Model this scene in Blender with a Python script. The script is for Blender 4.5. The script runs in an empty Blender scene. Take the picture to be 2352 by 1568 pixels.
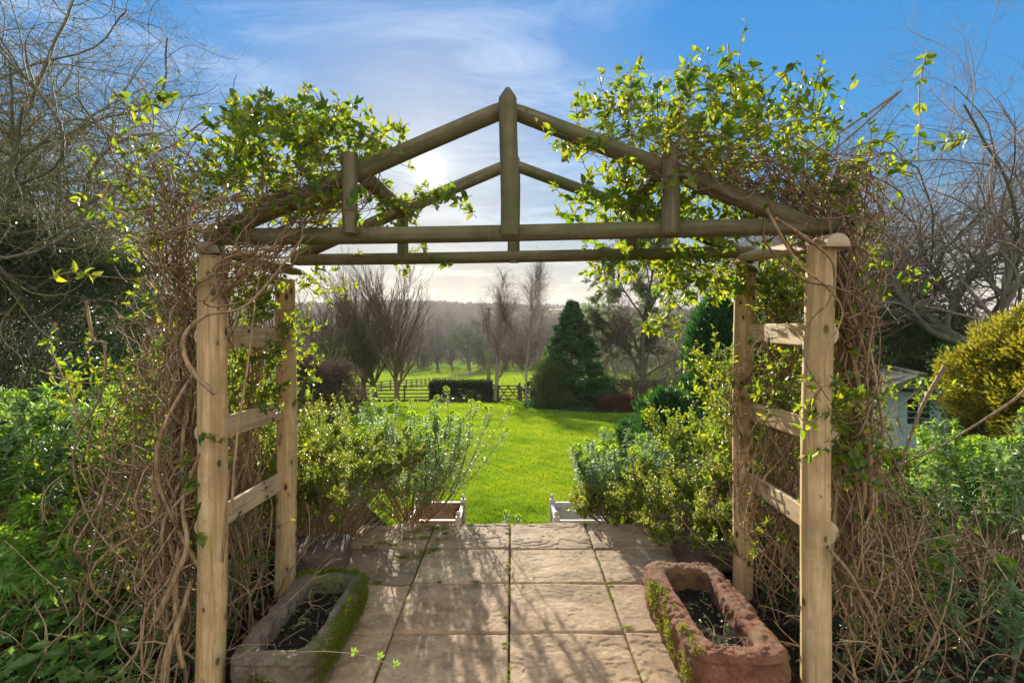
import bpy, math
import numpy as np
from mathutils import Vector, noise as mnoise

# ------------------------------------------------------------------ basics
F, CX, HV, H = 1150.0, 1176.0, 744.0, 1.6
SUN_AZ, SUN_EL = math.radians(-9.4), math.radians(16.9)
scene = bpy.context.scene
COL = scene.collection

def P(u, v, D):
    return np.array([(u - CX) * D / F, D, H - (v - HV) * D / F])

def rng_(s): return np.random.default_rng(int(abs(s) * 10))
def nrm(a):
    return a / np.maximum(np.linalg.norm(a, axis=-1, keepdims=True), 1e-9)
def sstep(x, a, b):
    t = np.clip((x - a) / (b - a), 0, 1); return t * t * (3 - 2 * t)

def tag(o, label=None, cat=None, group=None, kind=None):
    if label: o['label'] = label
    if cat: o['category'] = cat
    if group: o['group'] = group
    if kind: o['kind'] = kind
    return o

def thing(name, label, cat, loc, group=None):
    o = bpy.data.objects.new(name, None); COL.objects.link(o)
    o.location = [float(c) for c in loc]; o.empty_display_size = 0.2
    return tag(o, label, cat, group)

def wloc(o):
    v = np.zeros(3)
    while o is not None:
        v += np.array(o.location); o = o.parent
    return v

class MB:
    def __init__(s): s.V = []; s.UV = []; s.Fs = []; s.n = 0; s.uv = False
    def add(s, V, faces, mi=0, uv=None, smooth=True):
        V = np.asarray(V, float).reshape(-1, 3)
        if not isinstance(faces, (list, tuple)): faces = [faces]
        for f in faces:
            f = np.asarray(f, dtype=np.int64)
            if f.size: s.Fs.append((f + s.n, mi, smooth))
        s.V.append(V)
        if uv is not None: s.uv = True; s.UV.append(np.asarray(uv, float).reshape(-1, 2))
        else: s.UV.append(np.zeros((len(V), 2)))
        s.n += len(V)
    def build(s, name, mats, parent=None, loc=None):
        if not isinstance(mats, (list, tuple)): mats = [mats]
        V = np.concatenate(s.V)
        org = wloc(parent) if parent is not None else (np.array(loc, float) if loc is not None else np.zeros(3))
        me = bpy.data.meshes.new(name)
        me.vertices.add(len(V)); me.vertices.foreach_set('co', (V - org).astype(np.float32).ravel())
        loops = np.concatenate([f.ravel() for f, _, _ in s.Fs])
        sizes = np.concatenate([np.full(f.shape[0], f.shape[1]) for f, _, _ in s.Fs])
        mi = np.concatenate([np.full(f.shape[0], m) for f, m, _ in s.Fs])
        sm = np.concatenate([np.full(f.shape[0], b) for f, _, b in s.Fs])
        me.loops.add(len(loops)); me.loops.foreach_set('vertex_index', loops.astype(np.int32))
        me.polygons.add(len(sizes))
        st = np.concatenate([[0], np.cumsum(sizes)[:-1]])
        me.polygons.foreach_set('loop_start', st.astype(np.int32))
        me.polygons.foreach_set('material_index', mi.astype(np.int32))
        me.update(calc_edges=True)
        me.polygons.foreach_set('use_smooth', sm.astype(bool))
        if s.uv:
            uvl = me.uv_layers.new(name='UVMap')
            uvl.data.foreach_set('uv', np.concatenate(s.UV)[loops].astype(np.float32).ravel())
        for m in mats: me.materials.append(m)
        me.validate()
        o = bpy.data.objects.new(name, me); COL.objects.link(o)
        if parent is not None: o.parent = parent
        elif loc is not None: o.location = [float(c) for c in loc]
        return o

# ------------------------------------------------------------------ geometry kit
def spline(pts, n):
    p = np.asarray(pts, float); m = len(p)
    q = np.vstack([2 * p[0] - p[1], p, 2 * p[-1] - p[-2]])
    t = np.linspace(0, m - 1 - 1e-6, n); i = t.astype(int); f = (t - i)[:, None]
    a, b, c, d = q[i], q[i + 1], q[i + 2], q[i + 3]
    return .5 * (2 * b + (c - a) * f + (2 * a - 5 * b + 4 * c - d) * f**2 + (3 * b - a - 3 * c + d) * f**3)

def tubes(mb, Pn, R, sides, mi=0, rng=None):
    Pn = np.asarray(Pn, float); N, n, _ = Pn.shape
    if N == 0: return
    rng = rng or rng_(1)
    T = nrm(np.gradient(Pn, axis=1))
    mean = nrm(Pn[:, -1] - Pn[:, 0] + 1e-6)
    ref = nrm(np.cross(mean, rng.normal(size=(N, 3))))
    A = nrm(np.cross(T, ref[:, None, :]) + 1e-6); B = np.cross(T, A)
    a = np.arange(sides) * 2 * math.pi / sides
    V = (Pn[:, :, None, :] + R[:, :, None, None] * (np.cos(a)[None, None, :, None] * A[:, :, None, :] + np.sin(a)[None, None, :, None] * B[:, :, None, :]))
    idx = np.arange(N * n * sides).reshape(N, n, sides)
    nx = np.roll(idx, -1, axis=2)
    q = np.stack([idx[:, :-1], nx[:, :-1], nx[:, 1:], idx[:, 1:]], axis=-1).reshape(-1, 4)
    mb.add(V, q, mi)

def lens(Pn): return np.linalg.norm(np.diff(Pn, axis=1), axis=2).sum(1)

def walk(rng, pos, d, L, n, wig, up=0.0, corr=.5, curl=None):
    M = len(pos); out = np.empty((M, n, 3)); out[:, 0] = pos
    w = rng.normal(size=(M, 3)) * wig; step = (L / (n - 1))[:, None]
    for k in range(1, n):
        w = corr * w + math.sqrt(1 - corr**2) * rng.normal(size=(M, 3)) * wig
        d = nrm(d + w + np.array([0, 0, up]))
        out[:, k] = out[:, k - 1] + d * step
    return out

def kids(rng, Pn, R, M, t0=.2, t1=1., ang=.7, length=1., lr=.4, n=6, rr=.6, up=0., wig=.12, corr=.5, rmin=.002, tip=.35, byLen=True):
    N, n0, _ = Pn.shape
    L = lens(Pn); pr = (L if byLen else np.ones(N)); pr = pr / pr.sum()
    i = rng.choice(N, M, p=pr); t = rng.uniform(t0, t1, M)
    g = t * (n0 - 1) * .9999; k = g.astype(int); f = (g - k)[:, None]
    pos = Pn[i, k] * (1 - f) + Pn[i, k + 1] * f
    tan = nrm(Pn[i, k + 1] - Pn[i, k]); rad = R[i, k] * (1 - f[:, 0]) + R[i, k + 1] * f[:, 0]
    perp = nrm(np.cross(tan, rng.normal(size=(M, 3))))
    a = ang * rng.uniform(.65, 1.35, M)[:, None]
    d = nrm(np.cos(a) * tan + np.sin(a) * perp + np.array([0, 0, up]))
    LL = length * (1 - lr * t) * rng.uniform(.55, 1.25, M)
    C = walk(rng, pos, d, LL, n, wig, up * .3, corr)
    r0 = np.maximum(rad * rr, rmin); s = np.linspace(1, tip, n)
    return C, np.maximum(r0[:, None] * s[None], rmin * .6)

# leaf templates: verts (x along, y across, z up) and faces
T_OVAL = (np.array([[0,0,0],[.34,0,-.05],[.7,0,-.05],[1,0,-.16],[.3,.5,.06],[.68,.36,.02],[.3,-.5,.06],[.68,-.36,.02]]),
          [np.array([[0,4,1],[2,5,3],[0,1,6],[2,3,7]]), np.array([[1,4,5,2],[1,2,7,6]])])
T_DIAM = (np.array([[0,0,0],[.45,.5,.1],[1,0,0],[.45,-.5,.1]]), [np.array([[0,2,1],[0,3,2]])])
T_BLADE = (np.array([[0,.35,0],[0,-.35,0],[.5,.5,.05],[.5,-.5,.05],[1,0,-.18]]), [np.array([[0,1,3,2]]), np.array([[2,3,4]])])
T_DROOP = (np.array([[0,.25,0],[0,-.25,0],[.4,.5,.1],[.4,-.5,.1],[.8,.35,-.08],[.8,-.35,-.08],[1,0,-.3]]), [np.array([[0,1,3,2],[2,3,5,4]]), np.array([[4,5,6]])])
def _lobed(k, depth):
    a = np.linspace(-2.6, 2.6, 2 * k + 1); r = np.where(np.arange(2 * k + 1) % 2 == 1, .5, .5 * depth)
    v = [[.5, 0, -.06], [0, 0, 0]] + [[.5 + r[i] * math.cos(a[i]), r[i] * math.sin(a[i]), .05] for i in range(2 * k + 1)]
    n = len(v); f = [[0, i, i + 1] for i in range(1, n - 1)] + [[0, n - 1, 1]]
    return (np.array(v), [np.array(f)])
T_LOBED = _lobed(5, .55)
T_ROUND = _lobed(4, .93)

def leaves(mb, pos, d, nv, L, W, T=T_OVAL, mi=0):
    TV, TF = T; N = len(pos)
    if N == 0: return
    d = nrm(d); s = nrm(np.cross(nv, d) + 1e-7); n = np.cross(d, s)
    L = np.broadcast_to(L, (N,)); W = np.broadcast_to(W, (N,))
    V = (pos[:, None] + (L[:, None] * TV[None, :, 0])[..., None] * d[:, None] + (W[:, None] * TV[None, :, 1])[..., None] * s[:, None]
         + (L[:, None] * TV[None, :, 2])[..., None] * n[:, None])
    k = len(TV); off = (np.arange(N) * k)[:, None, None]
    mb.add(V, [(f[None] + off).reshape(-1, f.shape[1]) for f in TF], mi, smooth=False)

def leaf_along(rng, mb, Pn, per, L, W, T=T_OVAL, t0=.2, t1=1., out=1.0, upn=.6, fwd=.5, mi=0, pair=False, droop=0., jit=.3):
    N, n0, _ = Pn.shape
    M = N * per; i = np.repeat(np.arange(N), per); t = rng.uniform(t0, t1, M)
    if pair:
        t[1::2] = t[0:M - 1:2][:len(t[1::2])] if per % 2 == 0 else t[1::2]
    g = t * (n0 - 1) * .9999; k = g.astype(int); f = (g - k)[:, None]
    pos = Pn[i, k] * (1 - f) + Pn[i, k + 1] * f; tan = nrm(Pn[i, k + 1] - Pn[i, k])
    perp = nrm(np.cross(tan, rng.normal(size=(M, 3))))
    if pair and per % 2 == 0: perp[1::2] = -perp[0::2]
    d = nrm(out * perp + fwd * tan + np.array([0, 0, -droop]) + jit * rng.normal(size=(M, 3)))
    nv = nrm(rng.normal(size=(M, 3)) + np.array([0, 0, upn * 2]) + tan * .5)
    leaves(mb, pos, d, nv, L * rng.uniform(.5, 1.3, M) * (1.18 - .4 * t), W * rng.uniform(.6, 1.2, M) * (1.18 - .4 * t), T, mi)

def in_poly(poly, x, y):
    p = np.asarray(poly, float); r = np.zeros(len(x), bool); j = len(p) - 1
    for i in range(len(p)):
        c = ((p[i, 1] > y) != (p[j, 1] > y)) & (x < (p[j, 0] - p[i, 0]) * (y - p[i, 1]) / (p[j, 1] - p[i, 1] + 1e-9) + p[i, 0])
        r ^= c; j = i
    return r

def box(mb, c, size, mi=0, rz=0., bev=0.0, rot=None, uvs=True):
    sx, sy, sz = [s / 2 for s in size]; b = min(bev, sx * .9, sy * .9, sz * .9)
    if b <= 0:
        v = np.array([[x, y, z] for x in (-sx, sx) for y in (-sy, sy) for z in (-sz, sz)], float)
        f = np.array([[0,1,3,2],[4,6,7,5],[0,4,5,1],[2,3,7,6],[0,2,6,4],[1,5,7,3]])
        fs = [f]
    else:
        v = []; 
        for x in (-1, 1):
            for y in (-1, 1):
                for z in (-1, 1):
                    v += [[x * sx, y * (sy - b), z * (sz - b)], [x * (sx - b), y * sy, z * (sz - b)], [x * (sx - b), y * (sy - b), z * sz]]
        v = np.array(v, float)
        def I(x, y, z, k): return ((x * 2 + y) * 2 + z) * 3 + k
        q = []
        for s in (0, 1):
            a = [I(s,0,0,0), I(s,1,0,0), I(s,1,1,0), I(s,0,1,0)]; q.append(a if s else a[::-1])
            a = [I(0,s,0,1), I(0,s,1,1), I(1,s,1,1), I(1,s,0,1)]; q.append(a if s else a[::-1])
            a = [I(0,0,s,2), I(1,0,s,2), I(1,1,s,2), I(0,1,s,2)]; q.append(a if s else a[::-1])
        for s in (0, 1):
            for t in (0, 1):
                a = [I(s,t,0,0), I(s,t,1,0), I(s,t,1,1), I(s,t,0,1)]; q.append(a if s == t else a[::-1])
                a = [I(s,0,t,0), I(s,0,t,2), I(s,1,t,2), I(s,1,t,0)]; q.append(a if s == t else a[::-1])
                a = [I(0,s,t,1), I(1,s,t,1), I(1,s,t,2), I(0,s,t,2)]; q.append(a if s == t else a[::-1])
        tr = [[I(x,y,z,0), I(x,y,z,1), I(x,y,z,2)] if (x + y + z) % 2 == 1 else [I(x,y,z,0), I(x,y,z,2), I(x,y,z,1)] for x in (0,1) for y in (0,1) for z in (0,1)]
        fs = [np.array(q), np.array(tr)]
    uv = np.stack([v[:, 0] + v[:, 2] * .37, v[:, 1] + v[:, 2]], -1)
    if rot is not None: v = v @ np.asarray(rot).T
    elif rz:
        c_, s_ = math.cos(rz), math.sin(rz)
        v = v @ np.array([[c_, s_, 0], [-s_, c_, 0], [0, 0, 1]])
    mb.add(v + np.asarray(c, float), fs, mi, uv=uv, smooth=False)

def log(mb, p0, p1, r0, r1=None, sides=24, seed=0, half=None, point=0., bend=.006, mi=0, mic=1, rough=.03, domes=.004):
    """round (or half-round, flat side towards `half`) timber from p0 to p1, with UVs in metres; caps use material mic"""
    r1 = r1 or r0; p0 = np.asarray(p0, float); p1 = np.asarray(p1, float); rg = rng_(seed)
    L = np.linalg.norm(p1 - p0); T = (p1 - p0) / L
    ref = np.array([0, 0, 1.]) if abs(T[2]) < .8 else np.array([0, 1., 0])
    if half is not None: ref = np.asarray(half, float)
    B = ref - T * ref.dot(T); B /= np.linalg.norm(B); A = np.cross(T, B)
    n = max(4, int(L / .04)); ts = np.linspace(0, 1, n)
    th = np.linspace(0, 2 * math.pi, sides + 1); ph = rg.uniform(0, 6.28, 8)
    V = []; UV = []
    for t in ts:
        r = r0 + (r1 - r0) * t
        rr = r * (1 + rough * (np.sin(2 * th + ph[0] + 2 * t) * .6 + np.sin(3 * th + ph[1] - 3 * t) * .35 + .3 * np.sin(t * 9 + ph[2]) + .12 * np.sin(th * 5 + t * 23 + ph[3])))
        x, y = rr * np.cos(th), rr * np.sin(th)
        if half is not None: y = np.minimum(y, r * .08)
        e = min(t * L, (1 - t) * L); k = 1.0
        if e < .006: k = .94
        if point and t > 1 - point / L:
            q = (t - 1 + point / L) / (point / L); k = 1 - .75 * q ** 1.9
        c = p0 + T * L * t + (A * math.sin(t * 5 + ph[4]) + B * math.sin(t * 4 + ph[5])) * bend * min(1, L / 1.2)
        V.append(c + k * (x[:, None] * A + y[:, None] * B)); UV.append(np.stack([th * r, np.full_like(th, t * L + seed * 3.17)], -1))
    S = sides + 1; idx = np.arange(n * S).reshape(n, S)
    q = np.stack([idx[:-1, :-1], idx[:-1, 1:], idx[1:, 1:], idx[1:, :-1]], -1).reshape(-1, 4)
    mb.add(np.concatenate(V), q, mi, uv=np.concatenate(UV))
    for e, (ring, s) in enumerate(((V[0], -1), (V[-1], 1))):
        c = ring[:-1].mean(0) + T * s * domes; vv = np.vstack([ring[:-1], c])
        m = sides; f = np.array([[i, (i + 1) % m, m] if s > 0 else [(i + 1) % m, i, m] for i in range(m)])
        uv = np.stack([(vv - c) @ A, (vv - c) @ B], -1)
        mb.add(vv, f, mic, uv=uv, smooth=False)

# ------------------------------------------------------------------ materials
def newmat(name):
    m = bpy.data.materials.new(name); m.use_nodes = True; nt = m.node_tree; nt.nodes.clear()
    out = nt.nodes.new('ShaderNodeOutputMaterial')
    return m, nt, out
class N:
    def __init__(s, nt): s.nt = nt
    def n(s, t, **k):
        x = s.nt.nodes.new(t)
        ins = k.pop('ins', {})
        for a, b in k.items(): setattr(x, a, b)
        for a, b in ins.items():
            if isinstance(b, bpy.types.NodeSocket): s.nt.links.new(b, x.inputs[a])
            else: x.inputs[a].default_value = b
        return x
    def l(s, a, b): s.nt.links.new(a, b)
    def ramp(s, fac, stops, interp='LINEAR'):
        r = s.n('ShaderNodeValToRGB'); cr = r.color_ramp; cr.interpolation = interp
        while len(cr.elements) < len(stops): cr.elements.new(.5)
        for e, (p, c) in zip(cr.elements, stops):
            e.position = p; e.color = (*c, 1) if len(c) == 3 else c
        s.l(fac, r.inputs[0]); return r.outputs[0]
    def noise(s, vec, scale, detail=4, rough=.55, dist=0.):
        x = s.n('ShaderNodeTexNoise', ins={'Scale': scale, 'Detail': detail, 'Roughness': rough, 'Distortion': dist})
        if vec is not None: s.l(vec, x.inputs['Vector'])
        return x.outputs['Fac']
    def mix(s, fac, a, b, mode='MIX'):
        x = s.n('ShaderNodeMix', data_type='RGBA', blend_type=mode)
        for sock, v in ((x.inputs[0], fac), (x.inputs[6], a), (x.inputs[7], b)):
            if isinstance(v, bpy.types.NodeSocket): s.l(v, sock)
            else: sock.default_value = v if not isinstance(v, tuple) or len(v) == 4 else (*v, 1)
        return x.outputs[2]
    def math(s, op, a, b=None, c=None, clamp=False):
        x = s.n('ShaderNodeMath', operation=op, use_clamp=clamp)
        for i, v in enumerate((a, b, c)):
            if v is None: continue
            if isinstance(v, bpy.types.NodeSocket): s.l(v, x.inputs[i])
            else: x.inputs[i].default_value = v
        return x.outputs[0]
    def scale(s, vec, v):
        x = s.n('ShaderNodeMapping', ins={'Vector': vec, 'Scale': v}); return x.outputs[0]
    def obj(s): return s.n('ShaderNodeTexCoord').outputs['Object']
    def geo(s): return s.n('ShaderNodeNewGeometry')
    def bump(s, h, st=.5, d=.01):
        return s.n('ShaderNodeBump', ins={'Height': h, 'Strength': st, 'Distance': d}).outputs[0]

def leaf_mat(name, cols, trans, tf=.5, rough=.4, spec=.5, patch=None):
    m, nt, out = newmat(name); k = N(nt)
    g = k.geo(); ri = g.outputs['Random Per Island']
    c = k.ramp(ri, [(i / max(1, len(cols) - 1), q) for i, q in enumerate(cols)])
    c2 = k.ramp(ri, [(i / max(1, len(trans) - 1), q) for i, q in enumerate(trans)])
    nz = k.noise(k.obj(), 60, 2)
    c = k.mix(.25, c, k.mix(1., c, k.ramp(nz, [(.3, (.5,.5,.5)), (.7, (1.5,1.5,1.3))]), 'MULTIPLY'))
    if patch:
        pf = k.math('MULTIPLY', k.noise(k.obj(), patch, 5, .65), 1.0); pc = k.ramp(pf, [(.30, (.36,.48,.5)), (.44, (.75,.84,.8)), (.54, (1.0,.98,1.)), (.7, (1.3,1.06,1.8))])
        c = k.mix(1., c, pc, 'MULTIPLY'); c2 = k.mix(1., c2, pc, 'MULTIPLY')
    p = k.n('ShaderNodeBsdfPrincipled', ins={'Base Color': c, 'Roughness': rough, 'Specular IOR Level': spec})
    t = k.n('ShaderNodeBsdfTranslucent', ins={'Color': c2})
    mx = k.n('ShaderNodeMixShader', ins={0: tf, 1: p.outputs[0], 2: t.outputs[0]})
    k.l(mx.outputs[0], out.inputs[0]); return m

def bark_mat(name, a, b, scale=40, rough=.7, green=None, zst=.2):
    m, nt, out = newmat(name); k = N(nt)
    v = k.scale(k.obj(), (1, 1, zst)); nz = k.noise(v, scale, 4, .65)
    ri = k.geo().outputs['Random Per Island']
    c = k.ramp(nz, [(.3, a), (.7, b)])
    c = k.mix(.6, c, k.mix(1., c, k.ramp(ri, [(0, (.55,.5,.48)), (.5, (1,1,1)), (1, (1.5,1.4,1.25))]), 'MULTIPLY'))
    if green:
        gn = k.noise(k.obj(), 2.2, 4); c = k.mix(k.ramp(gn, [(.45, (0,0,0)), (.65, (.8,.8,.8))]), c, green)
    p = k.n('ShaderNodeBsdfPrincipled', ins={'Base Color': c, 'Roughness': rough, 'Specular IOR Level': .35, 'Normal': k.bump(nz, .6, .01)})
    k.l(p.outputs[0], out.inputs[0]); return m

def wood_mat(name, base, dark, light, green=None, gamt=.0, knots=True):
    m, nt, out = newmat(name); k = N(nt)
    uv = k.n('ShaderNodeTexCoord').outputs['UV']; ob = k.obj()
    g1 = k.noise(k.scale(uv, (110, 4, 1)), 1, 5, .6, .4)
    g2 = k.noise(k.scale(uv, (30, 1.3, 1)), 1, 4, .6, .8)
    c = k.ramp(g2, [(.28, dark), (.5, base), (.72, light)])
    c = k.mix(.55, c, k.mix(1., c, k.ramp(g1, [(.3, (.55,.5,.45)), (.6, (1.15,1.15,1.15))]), 'MULTIPLY'))
    bl = k.noise(k.scale(ob, (1, 1, .45)), 7, 6, .7); c = k.mix(k.ramp(bl, [(.48, (0,0,0)), (.66, (.75,.75,.75))]), c, dark)
    sp = k.noise(ob, 55, 3, .6); c = k.mix(k.ramp(sp, [(.66, (0,0,0)), (.74, (.6,.6,.6))]), c, tuple(x * .35 for x in dark))
    cr = k.noise(k.scale(uv, (46, .9, 1)), 1, 3, .5, .6); c = k.mix(k.ramp(cr, [(.635, (0,0,0)), (.65, (.75,.75,.75)), (.665, (0,0,0))]), c, tuple(x * .25 for x in dark))
    if knots:
        vo = k.n('ShaderNodeTexVoronoi', ins={'Vector': k.scale(uv, (16, 9, 1)), 'Scale': 1., 'Randomness': 1.})
        kf = k.ramp(vo.outputs['Distance'], [(.15, (1,1,1)), (.21, (.0,.0,.0))]); c = k.mix(kf, c, (.075, .03, .014))
        ring = k.ramp(vo.outputs['Distance'], [(.18, (0,0,0)), (.23, (.6,.6,.6)), (.38, (0,0,0))]); c = k.mix(ring, c, tuple(x * .6 for x in base))
    if green:
        gn = k.noise(ob, 3.2, 5, .7); c = k.mix(k.math('MULTIPLY', k.ramp(gn, [(.38, (0,0,0)), (.62, (1,1,1))]), gamt), c, green)
    hs = k.math('ADD', k.math('MULTIPLY', g1, .6), g2)
    p = k.n('ShaderNodeBsdfPrincipled', ins={'Base Color': c, 'Roughness': .75, 'Specular IOR Level': .3, 'Normal': k.bump(hs, .55, .004)})
    k.l(p.outputs[0], out.inputs[0]); return m

def end_mat(name, a, b):
    m, nt, out = newmat(name); k = N(nt)
    uv = k.n('ShaderNodeTexCoord').outputs['UV']
    w = k.n('ShaderNodeTexWave', wave_type='RINGS', rings_direction='SPHERICAL', ins={'Vector': uv, 'Scale': 60., 'Distortion': 1.5, 'Detail': 2.})
    c = k.ramp(w.outputs['Fac'], [(.1, a), (.8, b)])
    k.l(k.n('ShaderNodeBsdfPrincipled', ins={'Base Color': c, 'Roughness': .85}).outputs[0], out.inputs[0]); return m

def stone_mat(name, cols, scale=7, bump=.6, moss=None, mossamt=.0, spots=True, bd=.01):
    m, nt, out = newmat(name); k = N(nt); ob = k.obj()
    a = k.noise(ob, scale, 7, .65, .3); b = k.noise(ob, scale * 9, 5, .7); c_ = k.noise(ob, scale * 45, 3, .6)
    c = k.ramp(a, [(.3, cols[0]), (.5, cols[1]), (.7, cols[2])])
    c = k.mix(.5, c, k.mix(1., c, k.ramp(b, [(.3, (.45,.45,.45)), (.65, (1.35,1.35,1.35))]), 'MULTIPLY'))
    c = k.mix(.35, c, k.mix(1., c, k.ramp(c_, [(.35, (.4,.4,.4)), (.6, (1.3,1.3,1.3))]), 'MULTIPLY'))
    if moss:
        mz = k.noise(ob, 4.5, 6, .7); c = k.mix(k.math('MULTIPLY', k.ramp(mz, [(.5, (0,0,0)), (.6, (1,1,1))]), mossamt), c, moss)
    hh = k.math('ADD', k.math('MULTIPLY', b, .7), k.math('MULTIPLY', c_, .35))
    p = k.n('ShaderNodeBsdfPrincipled', ins={'Base Color': c, 'Roughness': .88, 'Specular IOR Level': .3, 'Normal': k.bump(hh, bump, bd)})
    k.l(p.outputs[0], out.inputs[0]); return m

def flat_mat(name, col, rough=.6, var=.2, scale=20, spec=.4, col2=None):
    m, nt, out = newmat(name); k = N(nt); nz = k.noise(k.obj(), scale, 5, .6)
    c2 = col2 or tuple(x * (1 - var * 2) for x in col)
    c = k.ramp(nz, [(.35, c2), (.6, col)])
    p = k.n('ShaderNodeBsdfPrincipled', ins={'Base Color': c, 'Roughness': rough, 'Specular IOR Level': spec, 'Normal': k.bump(nz, .2, .005)})
    k.l(p.outputs[0], out.inputs[0]); return m

M = {}
M['pine'] = wood_mat('pine', (.66, .44, .215), (.38, .225, .095), (.78, .57, .32), green=(.27, .24, .08), gamt=.4)
M['pine_rail'] = wood_mat('pine_rail', (.62, .44, .25), (.40, .26, .13), (.72, .55, .34), green=(.3, .28, .14), gamt=.15)
M['weathered'] = wood_mat('weathered', (.20, .15, .085), (.085, .068, .036), (.30, .235, .145), green=(.085, .105, .025), gamt=.8, knots=False)
M['pine_end'] = end_mat('pine_end', (.42, .30, .17), (.62, .50, .33))
M['old_end'] = end_mat('old_end', (.14, .12, .07), (.30, .25, .16))
M['vine'] = bark_mat('vine_bark', (.13, .078, .038), (.44, .30, .16), 70)
M['vine_old'] = bark_mat('vine_old', (.20, .135, .07), (.52, .38, .22), 60)
M['twig'] = bark_mat('twig_bark', (.13, .075, .035), (.32, .20, .105), 80)
M['bark'] = bark_mat('tree_bark', (.07, .06, .042), (.19, .16, .12), 12, green=(.09, .11, .035))
M['bark_brown'] = bark_mat('brown_bark', (.075, .056, .034), (.20, .155, .095), 15)
M['willow'] = bark_mat('willow_twig', (.11, .095, .04), (.30, .25, .11), 12, green=(.16, .16, .04))
M['bark_far'] = bark_mat('far_bark', (.045, .032, .022), (.11, .078, .052), 3)
M['birch_twig'] = bark_mat('birch_twig', (.09, .06, .042), (.22, .155, .11), 12)
M['birch'] = bark_mat('birch_bark', (.20, .165, .13), (.46, .41, .34), 14, zst=2.5)
M['oak_twig'] = bark_mat('oak_twig', (.12, .088, .06), (.30, .23, .165), 12)
M['leaf_vine'] = leaf_mat('honeysuckle_leaf', [(.035,.09,.015),(.06,.14,.02),(.11,.18,.02),(.05,.10,.02),(.14,.15,.03)], [(.18,.34,.012),(.38,.52,.015),(.62,.62,.015),(.15,.28,.015),(.55,.5,.03)], .5, .38)
M['leaf_shrub'] = leaf_mat('shrub_leaf', [(.05,.09,.015),(.12,.16,.02),(.18,.20,.03),(.07,.12,.02)], [(.24,.36,.02),(.48,.54,.03),(.62,.58,.04),(.26,.38,.02)], .45, .34, .7)
M['leaf_euph'] = leaf_mat('euphorbia_leaf', [(.09,.15,.07),(.14,.22,.11),(.18,.25,.14)], [(.26,.46,.07),(.38,.56,.10),(.46,.60,.16)], .42, .5, .4)
M['leaf_euph2'] = leaf_mat('euphorbia_bright', [(.10,.22,.04),(.14,.28,.05),(.18,.32,.08)], [(.38,.66,.05),(.52,.74,.06),(.60,.74,.10)], .5, .4)
M['euph_head'] = leaf_mat('euphorbia_head', [(.14,.26,.02),(.22,.32,.02)], [(.42,.64,.03),(.55,.7,.03)], .5, .5)
M['leaf_holly'] = leaf_mat('holly_leaf', [(.012,.03,.010),(.02,.045,.014),(.03,.06,.02)], [(.04,.10,.01),(.06,.14,.015)], .18, .33, .7)
M['leaf_photinia'] = leaf_mat('photinia_leaf', [(.05,.095,.03),(.08,.14,.045),(.06,.12,.04),(.13,.08,.04)], [(.16,.30,.04),(.24,.40,.06),(.3,.12,.04)], .33, .28, .8)
M['leaf_conifer'] = leaf_mat('conifer_leaf', [(.022,.06,.018),(.042,.095,.022),(.065,.125,.03)], [(.08,.22,.03),(.13,.29,.03)], .3, .6)
M['leaf_yew'] = leaf_mat('yew_leaf', [(.015,.045,.014),(.025,.075,.02),(.03,.09,.022)], [(.05,.18,.02),(.07,.22,.02)], .3, .5)
M['leaf_gold'] = leaf_mat('golden_conifer_leaf', [(.28,.21,.012),(.16,.18,.02),(.08,.12,.02),(.40,.28,.015),(.12,.15,.02)], [(.5,.44,.02),(.62,.5,.02),(.35,.42,.03)], .38, .55)
M['leaf_euc'] = leaf_mat('grey_green_leaf', [(.11,.14,.08),(.18,.21,.13),(.24,.27,.17)], [(.24,.32,.12),(.32,.38,.16)], .42, .35, .7)
M['leaf_red'] = leaf_mat('red_brown_leaf', [(.09,.035,.025),(.14,.06,.04),(.10,.06,.03)], [(.2,.06,.03),(.25,.1,.05)], .3, .6)
M['leaf_brown'] = leaf_mat('dead_brown_leaf', [(.06,.04,.03),(.11,.075,.055),(.08,.055,.04)], [(.14,.09,.06),(.12,.08,.06)], .25, .8)
M['leaf_ivy'] = leaf_mat('ivy_leaf', [(.02,.055,.015),(.035,.08,.02),(.05,.10,.03)], [(.08,.2,.02),(.14,.3,.03)], .3, .28, .7)
M['leaf_ground'] = leaf_mat('ground_leaf', [(.04,.11,.025),(.08,.17,.03),(.12,.20,.04)], [(.2,.42,.03),(.34,.55,.03),(.26,.48,.04)], .48, .42)
M['leaf_litter'] = leaf_mat('dry_leaf', [(.22,.13,.06),(.38,.27,.14),(.15,.09,.05)], [(.3,.18,.08),(.4,.3,.12)], .3, .7)
M['grass'] = leaf_mat('grass_blade', [(.10,.20,.012),(.15,.26,.015),(.20,.29,.02)], [(.22,.35,.008),(.32,.42,.01),(.43,.47,.012)], .55, .42, .5, patch=.9)
M['moss'] = leaf_mat('moss', [(.10,.13,.01),(.16,.18,.015),(.07,.10,.01)], [(.3,.38,.02),(.4,.44,.02)], .4, .8, .2)
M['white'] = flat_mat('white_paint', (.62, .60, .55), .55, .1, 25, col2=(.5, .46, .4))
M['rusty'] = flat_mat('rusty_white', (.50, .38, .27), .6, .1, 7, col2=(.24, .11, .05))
M['shed'] = flat_mat('shed_white', (.66, .70, .74), .6, .05, 8)
M['shed_blue'] = flat_mat('shed_blue', (.42, .54, .60), .6, .05, 8)
M['roof'] = flat_mat('roof_felt', (.20, .17, .13), .95, .3, 10, col2=(.09, .11, .05))
M['compost'] = flat_mat('compost', (.030, .021, .016), 1., .3, 60, .1)
M['gate'] = flat_mat('gate_timber', (.19, .115, .055), .8, .2, 12)
M['fence'] = flat_mat('fence_timber', (.15, .12, .08), .85, .2, 9)
M['pole'] = flat_mat('pole_timber', (.22, .19, .10), .85, .2, 6)
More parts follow.
